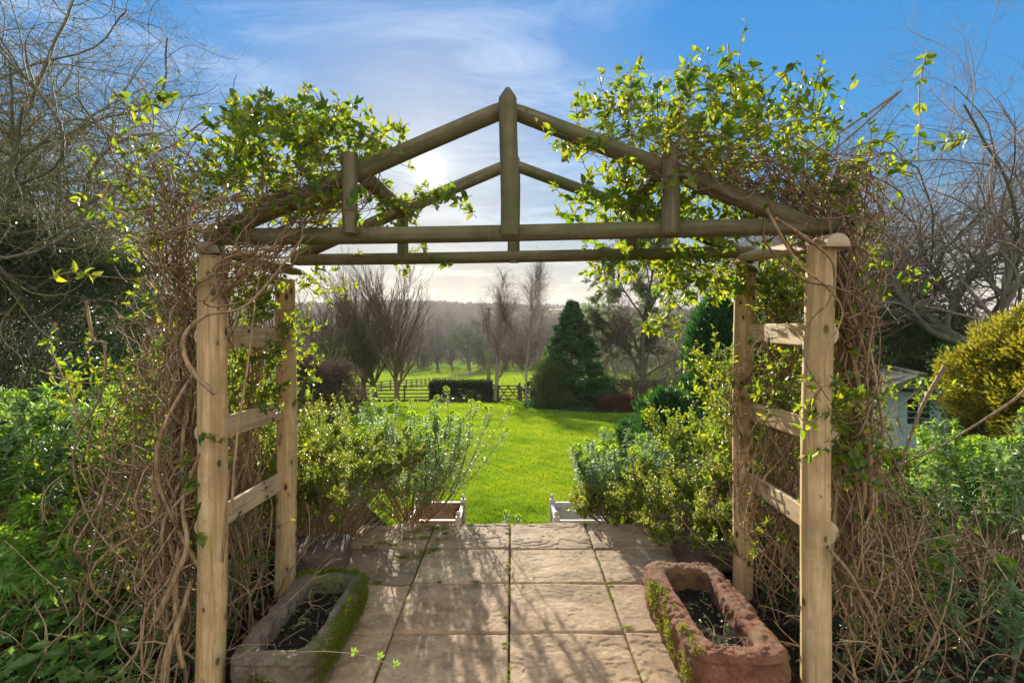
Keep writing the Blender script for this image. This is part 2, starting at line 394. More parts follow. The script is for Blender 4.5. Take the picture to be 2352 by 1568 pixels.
M['metal'] = flat_mat('dark_metal', (.05, .05, .05), .5, .1, 10)
M['sand_left'] = stone_mat('weathered_sandstone', [(.10,.078,.052),(.20,.15,.10),(.29,.22,.15)], 9, 1., (.10,.115,.03), .7)
M['sand_red'] = stone_mat('red_sandstone', [(.12,.048,.026),(.235,.095,.05),(.33,.155,.085)], 9, 1., (.14,.12,.04), .45)
M['block'] = stone_mat('dark_block', [(.07,.05,.038),(.14,.10,.075),(.20,.15,.11)], 6, .9)
m, nt, out = newmat('window_glass'); k = N(nt)
k.l(k.n('ShaderNodeBsdfPrincipled', ins={'Base Color': (.015,.02,.02,1), 'Roughness': .08, 'Specular IOR Level': .6}).outputs[0], out.inputs[0]); M['glass'] = m

# riven paving
m, nt, out = newmat('riven_sandstone'); k = N(nt); ob = k.obj(); ri = k.geo().outputs['Random Per Island']
a = k.noise(k.scale(ob, (1, 1.6, 1)), 2.6, 7, .65, .8); b = k.noise(ob, 30, 6, .7); c_ = k.noise(ob, 160, 3, .6)
c = k.ramp(a, [(.28, (.16,.10,.055)), (.42, (.30,.20,.112)), (.55, (.40,.275,.158)), (.66, (.45,.33,.20)), (.8, (.33,.20,.11))])
c = k.mix(.6, c, k.mix(1., c, k.ramp(ri, [(0, (.55,.56,.58)), (.35, (.9,.88,.86)), (.7, (1.08,1.02,.98)), (1, (1.3,1.3,1.25))]), 'MULTIPLY'))
c = k.mix(.5, c, k.mix(1., c, k.ramp(b, [(.3, (.55,.55,.55)), (.65, (1.25,1.25,1.25))]), 'MULTIPLY'))
pk = k.noise(ob, 3.3, 3); c = k.mix(k.ramp(pk, [(.6, (0,0,0)), (.75, (.45,.45,.45))]), c, (.40,.23,.18))
vo = k.n('ShaderNodeTexVoronoi', ins={'Vector': ob, 'Scale': 34.})
st_ = k.noise(ob, 6.5, 7, .72, .4); c = k.mix(k.ramp(st_, [(.52, (0,0,0)), (.64, (.6,.6,.6))]), c, (.13,.095,.06)); c = k.mix(k.ramp(vo.outputs['Distance'], [(.10, (.6,.6,.6)), (.2, (0,0,0))]), c, (.15,.11,.075))
vo2 = k.n('ShaderNodeTexVoronoi', ins={'Vector': ob, 'Scale': 11.})
c = k.mix(k.ramp(vo2.outputs['Distance'], [(.06, (.5,.5,.5)), (.12, (0,0,0))]), c, (.50,.44,.36))
hh = k.math('ADD', k.math('MULTIPLY', b, 1.), k.math('MULTIPLY', c_, .4))
k.l(k.n('ShaderNodeBsdfPrincipled', ins={'Base Color': c, 'Roughness': .8, 'Specular IOR Level': .2, 'Normal': k.bump(hh, .6, .004)}).outputs[0], out.inputs[0]); M['paving'] = m

# ground: soil in beds, grass elsewhere
m, nt, out = newmat('ground'); k = N(nt); ob = k.obj()
at = k.n('ShaderNodeAttribute', attribute_name='bed').outputs['Fac']
s1 = k.noise(ob, 18, 6, .7); soil = k.ramp(s1, [(.3, (.018,.013,.010)), (.55, (.045,.032,.022)), (.75, (.10,.075,.05))])
g1 = k.noise(ob, .12, 5, .6); g2 = k.noise(k.scale(ob, (1, .35, 1)), 9, 5, .7)
gr = k.ramp(g1, [(.3, (.13,.22,.018)), (.5, (.19,.29,.022)), (.7, (.24,.32,.03))])
gr = k.mix(.5, gr, k.mix(1., gr, k.ramp(g2, [(.3, (.6,.6,.5)), (.7, (1.3,1.3,1.2))]), 'MULTIPLY'))
far = k.n('ShaderNodeAttribute', attribute_name='far').outputs['Fac']
fp = k.n('ShaderNodeTexVoronoi', ins={'Vector': k.scale(ob, (1, .7, 1)), 'Scale': .006}).outputs['Color']
fc = k.ramp(fp, [(0., (.035,.034,.022)), (.45, (.055,.048,.032)), (.58, (.13,.19,.03)), (.68, (.05,.044,.03))], 'CONSTANT')
gr = k.mix(far, gr, fc)
nzb = k.noise(ob, 2.5, 4); e = k.math('ADD', at, k.math('MULTIPLY', k.math('SUBTRACT', nzb, .5), .5))
cc = k.mix(k.ramp(e, [(.45, (0,0,0)), (.55, (1,1,1))]), gr, soil)
hh = k.math('ADD', k.math('MULTIPLY', s1, .5), g2)
k.l(k.n('ShaderNodeBsdfPrincipled', ins={'Base Color': cc, 'Roughness': 1., 'Specular IOR Level': .0, 'Normal': k.bump(hh, .8, .05)}).outputs[0], out.inputs[0]); M['ground'] = m

# ------------------------------------------------------------------ terrain
YP = [-10, 3.6, 6, 9, 34, 50, 85, 130, 160, 220, 260, 320, 450, 700, 1000, 1100, 1500, 3000]
ZP = [0, -.02, -.42, -1.0, -3.6, -5.3, -8.6, -11.8, -13.4, -15, -13.5, -11, -3, 10, 30, 33, 10, -40]
YM = [-10, 4.04, 4.05, 4.7, 5.7, 34]; ZM = [-.06, -.06, -.25, -.62, -.66, -3.6]
def hn(x, y, s, seed=0.):
    return (np.sin(x * s + 1.3 + seed) * np.cos(y * s * .8 + seed * 2) + .5 * np.sin(x * s * 2.3 + y * s * 1.7 + seed) + .25 * np.cos(x * s * 5.1 - y * s * 3.9 + seed)) / 1.75
def gz(x, y):
    x = np.asarray(x, float); y = np.asarray(y, float)
    zs = np.interp(y, YP, ZP) + .0
    zm = np.where(y < 34, np.interp(y, YM, ZM), zs)
    w = sstep(np.abs(x), 1.22, 1.7)
    z = zm * (1 - w) + zs * w
    z = z - 1.0 * sstep(x, 6, 13) * sstep(y, 7, 14) * (1 - sstep(y, 30, 60))
    z = z + .035 * hn(x, y, .6) * sstep(y, 6, 12) + .7 * hn(x, y, .02, 2.) * sstep(y, 60, 200) + (6 * hn(x, y, .006, 1.) - .014 * x) * sstep(y, 450, 900) + 4 * hn(x, y, .012, 3.) * sstep(y, 250, 400) * (1 - sstep(y, 600, 800))
    z = z + .02 * hn(x, y, 3.1, .4) * w * (1 - sstep(y, 4, 8))
    return z
def gz1(x, y): return float(gz(np.array([x]), np.array([y]))[0])

def axis(parts):
    o = [parts[0][0]]
    for a, b, s in parts:
        o += list(np.linspace(a, b, max(2, int(round((b - a) / s)) + 1))[1:])
    return np.array(o)
xa = axis([(0, 1.2, .3), (1.2, 1.8, .1), (1.8, 8, .25), (8, 30, 1), (30, 120, 5), (120, 600, 25), (600, 2400, 120)])
xs = np.concatenate([-xa[::-1][:-1], xa])
ys = axis([(-10, 3.4, .5), (3.4, 4.03, .21), (4.03, 4.06, .03), (4.06, 9, .2), (9, 40, .7), (40, 180, 4), (180, 600, 14), (600, 3000, 60)])
X, Y = np.meshgrid(xs, ys); Z = gz(X, Y)
mb = MB(); ny, nx = X.shape; idx = np.arange(nx * ny).reshape(ny, nx)
mb.add(np.stack([X, Y, Z], -1), np.stack([idx[:-1, :-1], idx[:-1, 1:], idx[1:, 1:], idx[1:, :-1]], -1).reshape(-1, 4))
ground = mb.build('ground', M['ground']); tag(ground, kind='structure')
def bedmask(x, y):
    a = (1 - sstep(y, 5.2, 5.7)) * np.ones_like(x)                                    # beds round the terrace
    b = sstep(x, 1.6 + .1 * y, 2.3 + .12 * y) * (1 - sstep(y, 9.5, 11.5))
    c = sstep(-x, 1.3, 1.9) * (1 - sstep(y, 7.0, 8.2))
    d = (((x - 4.6) / 3.3) ** 2 + ((y - 27.5) / 4.7) ** 2 < 1).astype(float)                   # conifer bed
    d2 = (((x - 10) / 5) ** 2 + ((y - 27) / 6.5) ** 2 < 1).astype(float)
    e = ((y > 32.2) & (y < 36) & (x < -.6)).astype(float) * .75
    return np.clip(np.maximum.reduce([a, b, c, d, d2, e]), 0, 1)
at = ground.data.attributes.new('bed', 'FLOAT', 'POINT'); at.data.foreach_set('value', bedmask(X, Y).ravel().astype(np.float32))
at = ground.data.attributes.new('far', 'FLOAT', 'POINT'); at.data.foreach_set('value', sstep(Y, 170, 260).ravel().astype(np.float32))

# ------------------------------------------------------------------ patio and steps
XJ = [-1.21, -.62, -.015, .585, 1.2]
YJ = [4.03, 3.566, 3.098, 2.595, 2.12, 1.6, 1.05, .5, -.1, -.7, -1.3, -1.9, -2.5]
mb = MB(); rg = rng_(5)
for i in range(4):
    for j in range(len(YJ) - 1):
        x0, x1 = XJ[i] + .004, XJ[i + 1] - .004; y1, y0 = YJ[j] - (.006 if j else 0), YJ[j + 1] + .006
        x0 += rg.uniform(-.002, .002); y0 += rg.uniform(-.002, .003)
        fine = y1 > 1.0
        nx_, ny_ = (80, 70) if fine else (14, 14)
        gx = np.linspace(x0, x1, nx_); gy = np.linspace(y0, y1, ny_); GX, GY = np.meshgrid(gx, gy)
        sd = rg.uniform(0, 50); amp = rg.uniform(.45, 1.7); th = rg.uniform(-.6, .6); zz = np.zeros_like(GX)
        for a_ in range(ny_):
            for b_ in range(nx_):
                px, py = GX[a_, b_], GY[a_, b_]; qx, qy = px * math.cos(th) + py * math.sin(th), -px * math.sin(th) + py * math.cos(th)
                if fine:
                    v_ = mnoise.fractal((qx * 2.0 + sd, qy * 3.2, sd), .9, 2.1, 5) * 1.1 + .12 * mnoise.noise((px * 22, py * 22, sd))
                    s_ = v_ * 3.2; fl = math.floor(s_); fr = s_ - fl; st = fl + min(1, max(0, (fr - .42) / .09)) + .08 * fr
                    zz[a_, b_] = .0026 * amp * st + .0009 * mnoise.fractal((px * 45, py * 45, sd), .8, 2, 3)
        e = np.minimum(np.minimum(GX - x0, x1 - GX), np.minimum(GY - y0, y1 - GY))
        zz = zz - .007 * np.exp(-e / .0045) * 1.0
        tilt = rg.uniform(-.002, .002, 2); zz = zz + tilt[0] * (GX - x0) + tilt[1] * (GY - y0)
        Vt = np.stack([GX, GY, zz], -1).reshape(-1, 3); idx = np.arange(nx_ * ny_).reshape(ny_, nx_)
        q = np.stack([idx[:-1, :-1], idx[:-1, 1:], idx[1:, 1:], idx[1:, :-1]], -1).reshape(-1, 4)
        ring = np.concatenate([idx[0, :-1], idx[:-1, -1], idx[-1, ::-1][:-1], idx[::-1, 0][:-1]])
        n0 = len(Vt); low = Vt[ring].copy(); low[:, 2] = -.045; Vt = np.vstack([Vt, low]); m_ = len(ring)
        li = n0 + np.arange(m_)
        q2 = np.stack([ring, li, np.roll(li, -1), np.roll(ring, -1)], -1)
        mb.add(Vt, [q, q2])
patio = mb.build('patio', M['paving']); tag(patio, kind='structure')
mb = MB()
box(mb, (0, 3.98, -.30), (2.36, .06, .49), bev=.005); box(mb, (0, 4.20, -.22), (2.3, .36, .05), bev=.008); box(mb, (0, 4.22, -.35), (2.26, .26, .2), bev=.005)
box(mb, (0, 4.53, -.42), (2.3, .36, .05), bev=.008); box(mb, (0, 4.55, -.57), (2.26, .26, .24), bev=.005)
tag(mb.build('steps', M['paving']), kind='structure')

# lawn grass: real blades, larger and sparser with distance
def grass_field(name, seed, specs):
    mb = MB(); rg = rng_(seed)
    for (y0, y1, x0, x1, dens, hgt, wid) in specs:
        n_ = int((y1 - y0) * (x1 - x0) * dens); x = rg.uniform(x0, x1, n_); y = rg.uniform(y0, y1, n_)
        cl = hn(x, y, 5., .7) + .5 * hn(x, y, 13., .2)
        keep = (bedmask(x, y) < .5) & (rg.random(n_) < .75 + .35 * cl)
        if y1 < 33: keep &= np.abs(x) * F / y < 1500
        x, y, cl = x[keep], y[keep], cl[keep]; n_ = len(x)
        pos = np.stack([x, y, gz(x, y) - .004], -1)
        th = rg.uniform(0, 2 * math.pi, n_); lean = rg.uniform(.1, .9, n_)
        d = np.stack([np.cos(th) * lean, np.sin(th) * lean, np.ones(n_)], -1)
        nv = np.stack([np.cos(th), np.sin(th), np.full(n_, .25)], -1)
        h_ = hgt * rg.uniform(.5, 1.3, n_) * (1 + .35 * cl)
        leaves(mb, pos, d, nv, h_, wid * rg.uniform(.7, 1.3, n_), T_BLADE)
    return mb.build(name, M['grass'])
g = grass_field('lawn_grass', 11, [(5.0, 8, -3, 4, 5200, .045, .005), (8, 13, -5, 6.5, 1900, .05, .008), (13, 21, -9, 9, 700, .055, .014), (21, 33.6, -16, 14, 330, .06, .022)])
tag(g, 'short bright green mown grass of the lawn sloping down to the gate', 'grass', kind='stuff')
g = grass_field('field_grass', 12, [(33.6, 60, -26, 26, 75, .09, .05), (60, 100, -40, 30, 26, .13, .09), (100, 170, -60, 50, 10, .2, .16)])
tag(g, 'sunlit meadow grass of the sloping fields beyond the gate', 'grass', kind='stuff')

# ------------------------------------------------------------------ garden arch
Df, Dr = 2.17, 3.04
arch = thing('garden_arch', 'rustic timber garden arch of round posts with a gabled truss top straddling the terrace', 'arch', (0, 2.6, 0))
def part(name, mats, fn, parent=arch, label=None):
    mb = MB(); fn(mb); o = mb.build(name, mats, parent)
    if label: o['label'] = label
    return o
PN, WE = [M['pine'], M['pine_end']], [M['weathered'], M['old_end']]
def ground_at(p): p = p.copy(); p[2] = -.08; return p
for s_, (top, bot, D, r) in enumerate([((495, 588), (478, 1592), Df, .057), ((658, 642), (655, 1352), Dr, .0565), ((1886, 566), (1869, 1592), Df, .0575), ((1712, 612), (1703, 1352), Dr, .0565)]):
    p1 = P(*top, D); p0 = P(*bot, D); p0[2] = -.1
    part('post', PN, lambda mb: log(mb, p0, p1, r * 1.03, r, seed=s_ + 1, rough=.02))
# side cap rails (half round, flat below) running front to back
part('cap_rail', WE, lambda mb: log(mb, P(474, 578, 2.10), P(684, 629, 3.20), .050, seed=7, half=(0, 0, -1)), label='weathered half-round cap rail on the pair of posts under the curly vine')
part('cap_rail', [M['pine_rail'], M['pine_end']], lambda mb: log(mb, P(1924, 560, 2.06), P(1694, 606, 3.16), .052, seed=8, half=(0, 0, -1)), label='pale half-round cap rail sloping down')
# rungs: half-round, flat face towards the path
for i, (za, zb) in enumerate([(1.548, 1.518), (1.133, 1.077), (.724, .656)]):
    part('rung', [M['pine_rail'], M['pine_end']], lambda mb: log(mb, (-1.322, 2.165, za), (-1.385, 3.08, zb), .052, seed=10 + i, half=(1, 0, 0), bend=.002))
for i, (za, zb) in enumerate([(1.555, 1.544), (1.124, 1.082), (.70, .659)]):
    part('rung', [M['pine_rail'], M['pine_end']], lambda mb: log(mb, (1.362, 2.165, za), (1.42, 3.08, zb), .053, seed=14 + i, half=(-1, 0, 0), bend=.002))
part('beam', WE, lambda mb: log(mb, P(476, 543, Df), P(1922, 522, Df), .036, .036, seed=20))
part('beam', WE, lambda mb: log(mb, P(672, 596, Dr), P(1728, 580, Dr), .0345, .036, seed=21))
part('rafter', WE, lambda mb: log(mb, P(512, 527, Df), P(1158, 255, Df), .039, .037, seed=22))
part('rafter', WE, lambda mb: log(mb, P(1182, 256, Df), P(1858, 518, Df), .036, .043, seed=23))
part('rafter', WE, lambda mb: log(mb, P(678, 592, Dr), P(1160, 380, Dr), .036, .036, seed=24))
part('rafter', WE, lambda mb: log(mb, P(1182, 378, Dr), P(1705, 580, Dr), .034, .037, seed=25))
fr = lambda p: p + np.array([0, -.052, 0])
part('king_post', WE, lambda mb: log(mb, fr(P(1170, 545, Df)), fr(P(1168, 216, Df)), .039, .038, seed=26, point=.05))
part('king_post', WE, lambda mb: log(mb, P(1181, 603, Dr), P(1180, 350, Dr), .037, .036, seed=27, point=.04))
part('queen_post', WE, lambda mb: log(mb, fr(P(813, 541, Df)), fr(P(814, 362, Df)), .033, .031, seed=28))
part('queen_post', WE, lambda mb: log(mb, fr(P(1531, 541, Df)), fr(P(1533, 350, Df)), .038, .036, seed=29))
part('queen_post', WE, lambda mb: log(mb, P(925, 606, Dr), P(926, 462, Dr), .034, .033, seed=30))
part('queen_post', WE, lambda mb: log(mb, P(1450, 590, Dr), P(1451, 455, Dr), .034, .033, seed=31))
part('purlin', WE, lambda mb: log(mb, P(838, 412, 2.25), P(938, 487, 3.1), .037, seed=32))
part('purlin', WE, lambda mb: log(mb, P(1512, 398, 2.25), P(1446, 478, 3.1), .037, seed=33))

# ------------------------------------------------------------------ stone troughs
def trough(name, label, cx, cy, wx, wy, h, mat, seed, wall=.075, rz=0., rnd=.05):
    base = gz1(cx, cy) if False else 0.0
    t = thing(name, label, 'trough', (cx, cy, 0))
    n_ = 300; a = np.linspace(0, 2 * math.pi, n_, endpoint=False)
    def ring(hx, hy, z, p=7.):
        c, s = np.cos(a), np.sin(a); r = (np.abs(c) ** p + np.abs(s) ** p) ** (-1 / p)
        x, y = hx * r * c, hy * r * s
        return np.stack([cx + x * math.cos(rz) - y * math.sin(rz), cy + x * math.sin(rz) + y * math.cos(rz), np.full(n_, z)], -1)
    hx, hy = wx / 2, wy / 2; R = []
    for z in np.linspace(.002, h - .03, 26): R.append(ring(hx * (.97 + .03 * math.sin(z / h * 3)), hy * (.97 + .03 * math.sin(z / h * 3)), z))
    for k_ in range(1, 9):
        q = k_ / 8 * math.pi / 2; R.append(ring(hx - .03 * (1 - math.cos(q)), hy - .03 * (1 - math.cos(q)), h - .03 + .03 * math.sin(q)))
    for q in np.linspace(.0, 1, 9)[1:]: R.append(ring(hx - .03 - (wall - .05) * q, hy - .03 - (wall - .05) * q, h))
    for k_ in range(1, 5):
        q = k_ / 4 * math.pi / 2; R.append(ring(hx - wall + .02 - .025 * math.sin(q), hy - wall + .02 - .025 * math.sin(q), h - .025 * (1 - math.cos(q)), 5.))
    for z in np.linspace(h - .03, .05, 12): R.append(ring(hx - wall - .008, hy - wall - .008, z, 5.))
    R = np.array(R); Vv = R.reshape(-1, 3); ctr = np.array([cx, cy, h * .5])
    out = []
    for v in Vv:
        w = Vector(v) * 1.0; s1 = mnoise.fractal(w * 5 + Vector((seed, 0, 0)), .9, 2.1, 4); s2 = mnoise.fractal(w * 22 + Vector((0, seed, 0)), .8, 2.1, 4)
        s3 = mnoise.ridged_multi_fractal(w * 9 + Vector((0, 0, seed)), .9, 2.1, 3, 1, 2)
        d = np.array([v[0] - cx, v[1] - cy, 0]); d /= np.linalg.norm(d) + 1e-6
        s4 = mnoise.fractal(w * 60, .7, 2.1, 3); k_ = .013 * s1 + .009 * s2 - .008 * s3 + .005 * s4
        up = (.009 * s1 + .007 * s2 + .0035 * s4) if v[2] > .05 else 0
        out.append(v + d * k_ + np.array([0, 0, up]))
    idx = np.arange(len(Vv)).reshape(len(R), n_)
    nxt = np.roll(idx, -1, 1)
    mb = MB(); mb.add(np.array(out), np.stack([idx[:-1], nxt[:-1], nxt[1:], idx[1:]], -1).reshape(-1, 4))
    basin = mb.build('basin', mat, t)
    # compost surface
    mb = MB(); g_ = 60; gx, gy = np.meshgrid(np.linspace(-1, 1, g_), np.linspace(-1, 1, g_)); ihx, ihy = hx - wall + .004, hy - wall + .004
    x, y = gx * ihx, gy * ihy; wxx = cx + x * math.cos(rz) - y * math.sin(rz); wyy = cy + x * math.sin(rz) + y * math.cos(rz)
    zz = np.array([mnoise.fractal((p_ * 9, q_ * 9, seed), .8, 2, 5) for p_, q_ in zip(wxx.ravel(), wyy.ravel())]).reshape(g_, g_) * .022 + h * .5
    idx = np.arange(g_ * g_).reshape(g_, g_); mb.add(np.stack([wxx, wyy, zz], -1), np.stack([idx[:-1, :-1], idx[:-1, 1:], idx[1:, 1:], idx[1:, :-1]], -1).reshape(-1, 4))
    mb.build('compost', M['compost'], t)
    rg = rng_(seed); mb = MB(); n2 = 34
    pos = np.stack([cx + rg.uniform(-ihx, ihx, n2) * .8, cy + rg.uniform(-ihy, ihy, n2) * .85, np.full(n2, h * .5 + .02)], -1)
    th = rg.uniform(0, 6.28, n2); W = walk(rg, pos, np.stack([np.cos(th), np.sin(th), rg.uniform(-.1, .35, n2)], -1), rg.uniform(.04, .17, n2), 8, .22)
    W[:, :, 0] = np.clip(W[:, :, 0], cx - ihx, cx + ihx); W[:, :, 1] = np.clip(W[:, :, 1], cy - ihy, cy + ihy)
    tubes(mb, W, np.full((n2, 8), .0016), 4); tag(mb.build('dry_twigs', M['vine_old'], t), kind='stuff')
    mb = MB(); n3 = 46
    pos = np.stack([cx + rg.uniform(-ihx, ihx, n3) * .85, cy + rg.uniform(-ihy, ihy, n3) * .9, h * .5 + rg.uniform(.012, .035, n3)], -1)
    leaves(mb, pos, rg.normal(size=(n3, 3)) * [1, 1, .2], np.stack([rg.normal(size=n3) * .4, rg.normal(size=n3) * .4, np.ones(n3)], -1), rg.uniform(.01, .034, n3), rg.uniform(.008, .02, n3), T_OVAL)
    tag(mb.build('fallen_leaves', M['leaf_ground'], t), kind='stuff')
    return t, np.array(out), R
def moss_on(parent, pts, nrmv, rg, n_, size=.011, name='moss'):
    mb = MB(); i = rg.integers(0, len(pts), n_)
    pos = pts[i] + rg.normal(size=(n_, 3)) * .006 ; d = nrmv[i] + rg.normal(size=(n_, 3)) * .6 + [0, 0, .2]
    leaves(mb, pos, d, rg.normal(size=(n_, 3)), size * rg.uniform(.5, 1.3, n_), size * .35 * rg.uniform(.6, 1.4, n_), T_DIAM)
    return tag(mb.build(name, M['moss'], parent), kind='stuff')

tl, vl, RL = trough('stone_trough', 'grey-brown stone trough with bright moss along its side, between the arch posts', -1.02, 2.50, .42, .80, .185, M['sand_left'], 3.3, wall=.08)
pl = vl.reshape(RL.shape)
rg = rng_(31)
pts = pl[8:36].reshape(-1, 3)
nz = np.array([mnoise.fractal(Vector(p) * 7, .9, 2, 3) for p in pts])
selr = (pts[:, 0] > -.85) & (pts[:, 2] > .02 + .07 * nz) & (pts[:, 1] > 2.14)
selb = (pts[:, 1] > 2.80) & (pts[:, 2] > .14) & (pts[:, 0] < -.88)
self_ = (pts[:, 1] < 2.14) & (pts[:, 2] < .10 + .05 * nz) & (pts[:, 0] < -1.02)
def mnv(p, cx, cy):
    d = np.stack([(p[:, 0] - cx) / .2, (p[:, 1] - cy) / .4, np.zeros(len(p))], -1); d = np.sign(d) * np.abs(d) ** 4; d[:, 2] = .35; return nrm(d)
sp = pts[selr | selb | self_]; moss_on(tl, sp, mnv(sp, -1.02, 2.5), rg, 9500, .014)
tr, vr, RR = trough('stone_trough', 'rough red sandstone trough with yellow moss on its corner, filled with dark compost', .965, 2.49, .44, .88, .225, M['sand_red'], 8.1, wall=.095)
pr_ = vr.reshape(RR.shape); pts = pr_[6:36].reshape(-1, 3)
nz = np.array([mnoise.fractal(Vector(p) * 9, .9, 2, 3) for p in pts])
sel = ((pts[:, 0] < .80) & (nz > .12) & (pts[:, 1] < 2.75)) | ((pts[:, 0] < .9) & (pts[:, 1] < 2.12) & (nz > -.12) & (pts[:, 0] < .86))
sp = pts[sel]; moss_on(tr, sp, mnv(sp, .965, 2.49), rg, 3200, .012)

# rough blocks behind the troughs
def block(name, label, c, size, rz, seed):
    mb = MB(); g_ = 14; V_ = []; Fq = []; off = 0
    c = np.array(c, float)
    for ax in range(3):
        for s in (-1, 1):
            gu, gv = np.meshgrid(np.linspace(-1, 1, g_), np.linspace(-1, 1, g_)); p_ = np.zeros((g_, g_, 3)); p_[..., ax] = s; p_[..., (ax + 1) % 3] = gu; p_[..., (ax + 2) % 3] = gv
            idx = np.arange(g_ * g_).reshape(g_, g_) + off; q = np.stack([idx[:-1, :-1], idx[:-1, 1:], idx[1:, 1:], idx[1:, :-1]], -1).reshape(-1, 4)
            Fq.append(q if s > 0 else q[:, ::-1]); V_.append(p_.reshape(-1, 3)); off += g_ * g_
    v = np.concatenate(V_); r_ = (np.abs(v) ** 8).sum(1) ** (1 / 8); v = v / r_[:, None] * np.array(size) / 2
    o_ = np.array([mnoise.fractal(Vector(p_) * 11 + Vector((seed, 0, 0)), .9, 2.1, 4) for p_ in v])
    v = v * (1 + .12 * o_[:, None]); cs, sn = math.cos(rz), math.sin(rz); v = v @ np.array([[cs, sn, 0], [-sn, cs, 0], [0, 0, 1]]) + c + np.array([0, 0, size[2] / 2 - .01])
    mb.add(v, Fq); o = mb.build(name, M['block'], loc=c); return tag(o, label, 'stone block')
block('stone_block', 'rough dark stone block behind the mossy trough, at the edge of the paving', (-1.31, 3.33, 0), (.42, .34, .15), .15, 1.)
block('stone_block', 'rough dark stone block behind the red sandstone trough, beside the timber post', (1.33, 3.42, 0), (.40, .34, .14), -.2, 9.)
# ------------------------------------------------------------------ white planters
def planter(label, x0, x1, y0, y1, panelmat, grp='white wooden planters below the terrace'):
    z0 = gz1((x0 + x1) / 2, (y0 + y1) / 2); z1 = -.33
    t = thing('planter', label, 'planter', ((x0 + x1) / 2, (y0 + y1) / 2, z0), grp); t['group'] = grp
    for x in (x0, x1):
        for y in (y0, y1):
            mb = MB(); box(mb, (x, y, (z0 + z1) / 2 + .005), (.055, .055, z1 - z0 + .05), bev=.005)
            th = np.linspace(-math.pi / 2, math.pi / 2, 9); rr = .026 * np.cos(th); zz = z1 + .055 + .026 * np.sin(th)
            tubes(mb, np.stack([np.full(9, x), np.full(9, y), zz], -1)[None], np.maximum(rr, .001)[None], 14)
            tubes(mb, np.array([[[x, y, z1 + .02], [x, y, z1 + .04]]]), np.array([[.02, .012]]), 12)
            mb.build('corner_post', M['white'], t)
    for k_, (a, b) in enumerate([((x0, y0), (x1, y0)), ((x0, y1), (x1, y1)), ((x0, y0), (x0, y1)), ((x1, y0), (x1, y1))]):
        mb = MB(); cx, cy = (a[0] + b[0]) / 2, (a[1] + b[1]) / 2; Lx = abs(a[0] - b[0]) - .056; Ly = abs(a[1] - b[1]) - .056
        alongx = Lx > Ly; L_ = Lx if alongx else Ly; mt = panelmat
        nb = 5
        for q in range(nb):
            o_ = -L_ / 2 + (q + .5) * L_ / nb; c = (cx + o_, cy, (z0 + z1) / 2 - .01) if alongx else (cx, cy + o_, (z0 + z1) / 2 - .01)
            box(mb, c, (L_ / nb - .003, .018, z1 - z0 - .10) if alongx else (.018, L_ / nb - .003, z1 - z0 - .10), bev=.002)
        for zc in (z1 - .035, z0 + .08):
            box(mb, (cx, cy, zc), (L_, .04, .06) if alongx else (.04, L_, .06), bev=.004)
        mb.build('side_panel', mt, t)
    mb = MB(); box(mb, ((x0 + x1) / 2, (y0 + y1) / 2, z1 - .30), (x1 - x0 - .05, y1 - y0 - .05, .03)); mb.build('compost', M['compost'], t)
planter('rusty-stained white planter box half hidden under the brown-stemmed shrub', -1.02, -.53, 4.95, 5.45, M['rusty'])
planter('clean white planter box with ball finials beside the blue-green euphorbia', .44, .94, 4.95, 5.45, M['white'])

#==PART2==
# ------------------------------------------------------------------ plant kit
def euphorbia(label, x, y, n, rad, h, lean, seed, mat='leaf_euph', leafL=.058, lw=.15, per=110, group=None, bias=(0, 0), heads=.7, stemr=.0045, t0=.5, up=.16, z=None):
    rg = rng_(seed); z = gz1(x, y) if z is None else z
    t = thing('euphorbia', label, 'euphorbia', (x, y, z), group)
    a = rg.uniform(0, 6.28, n); q = np.sqrt(rg.random(n))
    pos = np.stack([x + .12 * np.cos(a) * q + rg.normal(size=n) * .04, y + .12 * np.sin(a) * q, np.full(n, z - .03)], -1)
    d = np.stack([np.cos(a) * q * lean + bias[0], np.sin(a) * q * lean + bias[1], np.full(n, .8)], -1); d = nrm(d)
    L = h * rg.uniform(.75, 1.12, n) * np.sqrt(1 + (q * lean) ** 2 * .6)
    S = walk(rg, pos, d, L, 16, .045, up=up * .35, corr=.7)
    S[:, :, 2] = np.maximum(S[:, :, 2], z + .02 + 0 * S[:, :, 2])
    mb = MB(); tubes(mb, S, np.linspace(stemr, stemr * .5, 16)[None] * np.ones((n, 1)), 5); mb.build('stems', M['vine'] , t)
    mb = MB(); leaf_along(rg, mb, S, per, leafL, leafL * lw, T_DROOP, t0, 1., out=1., fwd=.25, upn=1., jit=.18, droop=.12)
    leaf_along(rg, mb, S[:, -4:], 34, leafL * .85, leafL * lw, T_DROOP, .4, 1., out=.9, fwd=.9, upn=1., jit=.15)
    mb.build('foliage', M[mat], t)
    if heads > 0:
        i = rg.random(n) < heads; tip = S[i, -1]; k_ = len(tip); m_ = 34
        for q_ in range(k_):
            mb = MB(); o_ = nrm(rg.normal(size=(m_, 3))); o_[:, 2] = np.abs(o_[:, 2]) * 1.2; sc = rg.uniform(.7, 1.25)
            leaves(mb, tip[q_] + o_ * .027 * sc, o_ + rg.normal(size=o_.shape) * .5, rg.normal(size=o_.shape) + [0, 0, 1], .021 * sc, .019 * sc, T_ROUND)
            mb.build('flower_head', M['euph_head'], t)
    return t

def lump(rng, n, r=.25, k=9):
    """smooth random radial factor over directions"""
    A = nrm(rng.normal(size=(k, 3))); w = rng.uniform(-r, r, k)
    return lambda d: 1 + (np.exp(-((d[:, None] - A[None]) ** 2).sum(2) * 3.) * w[None]).sum(1)

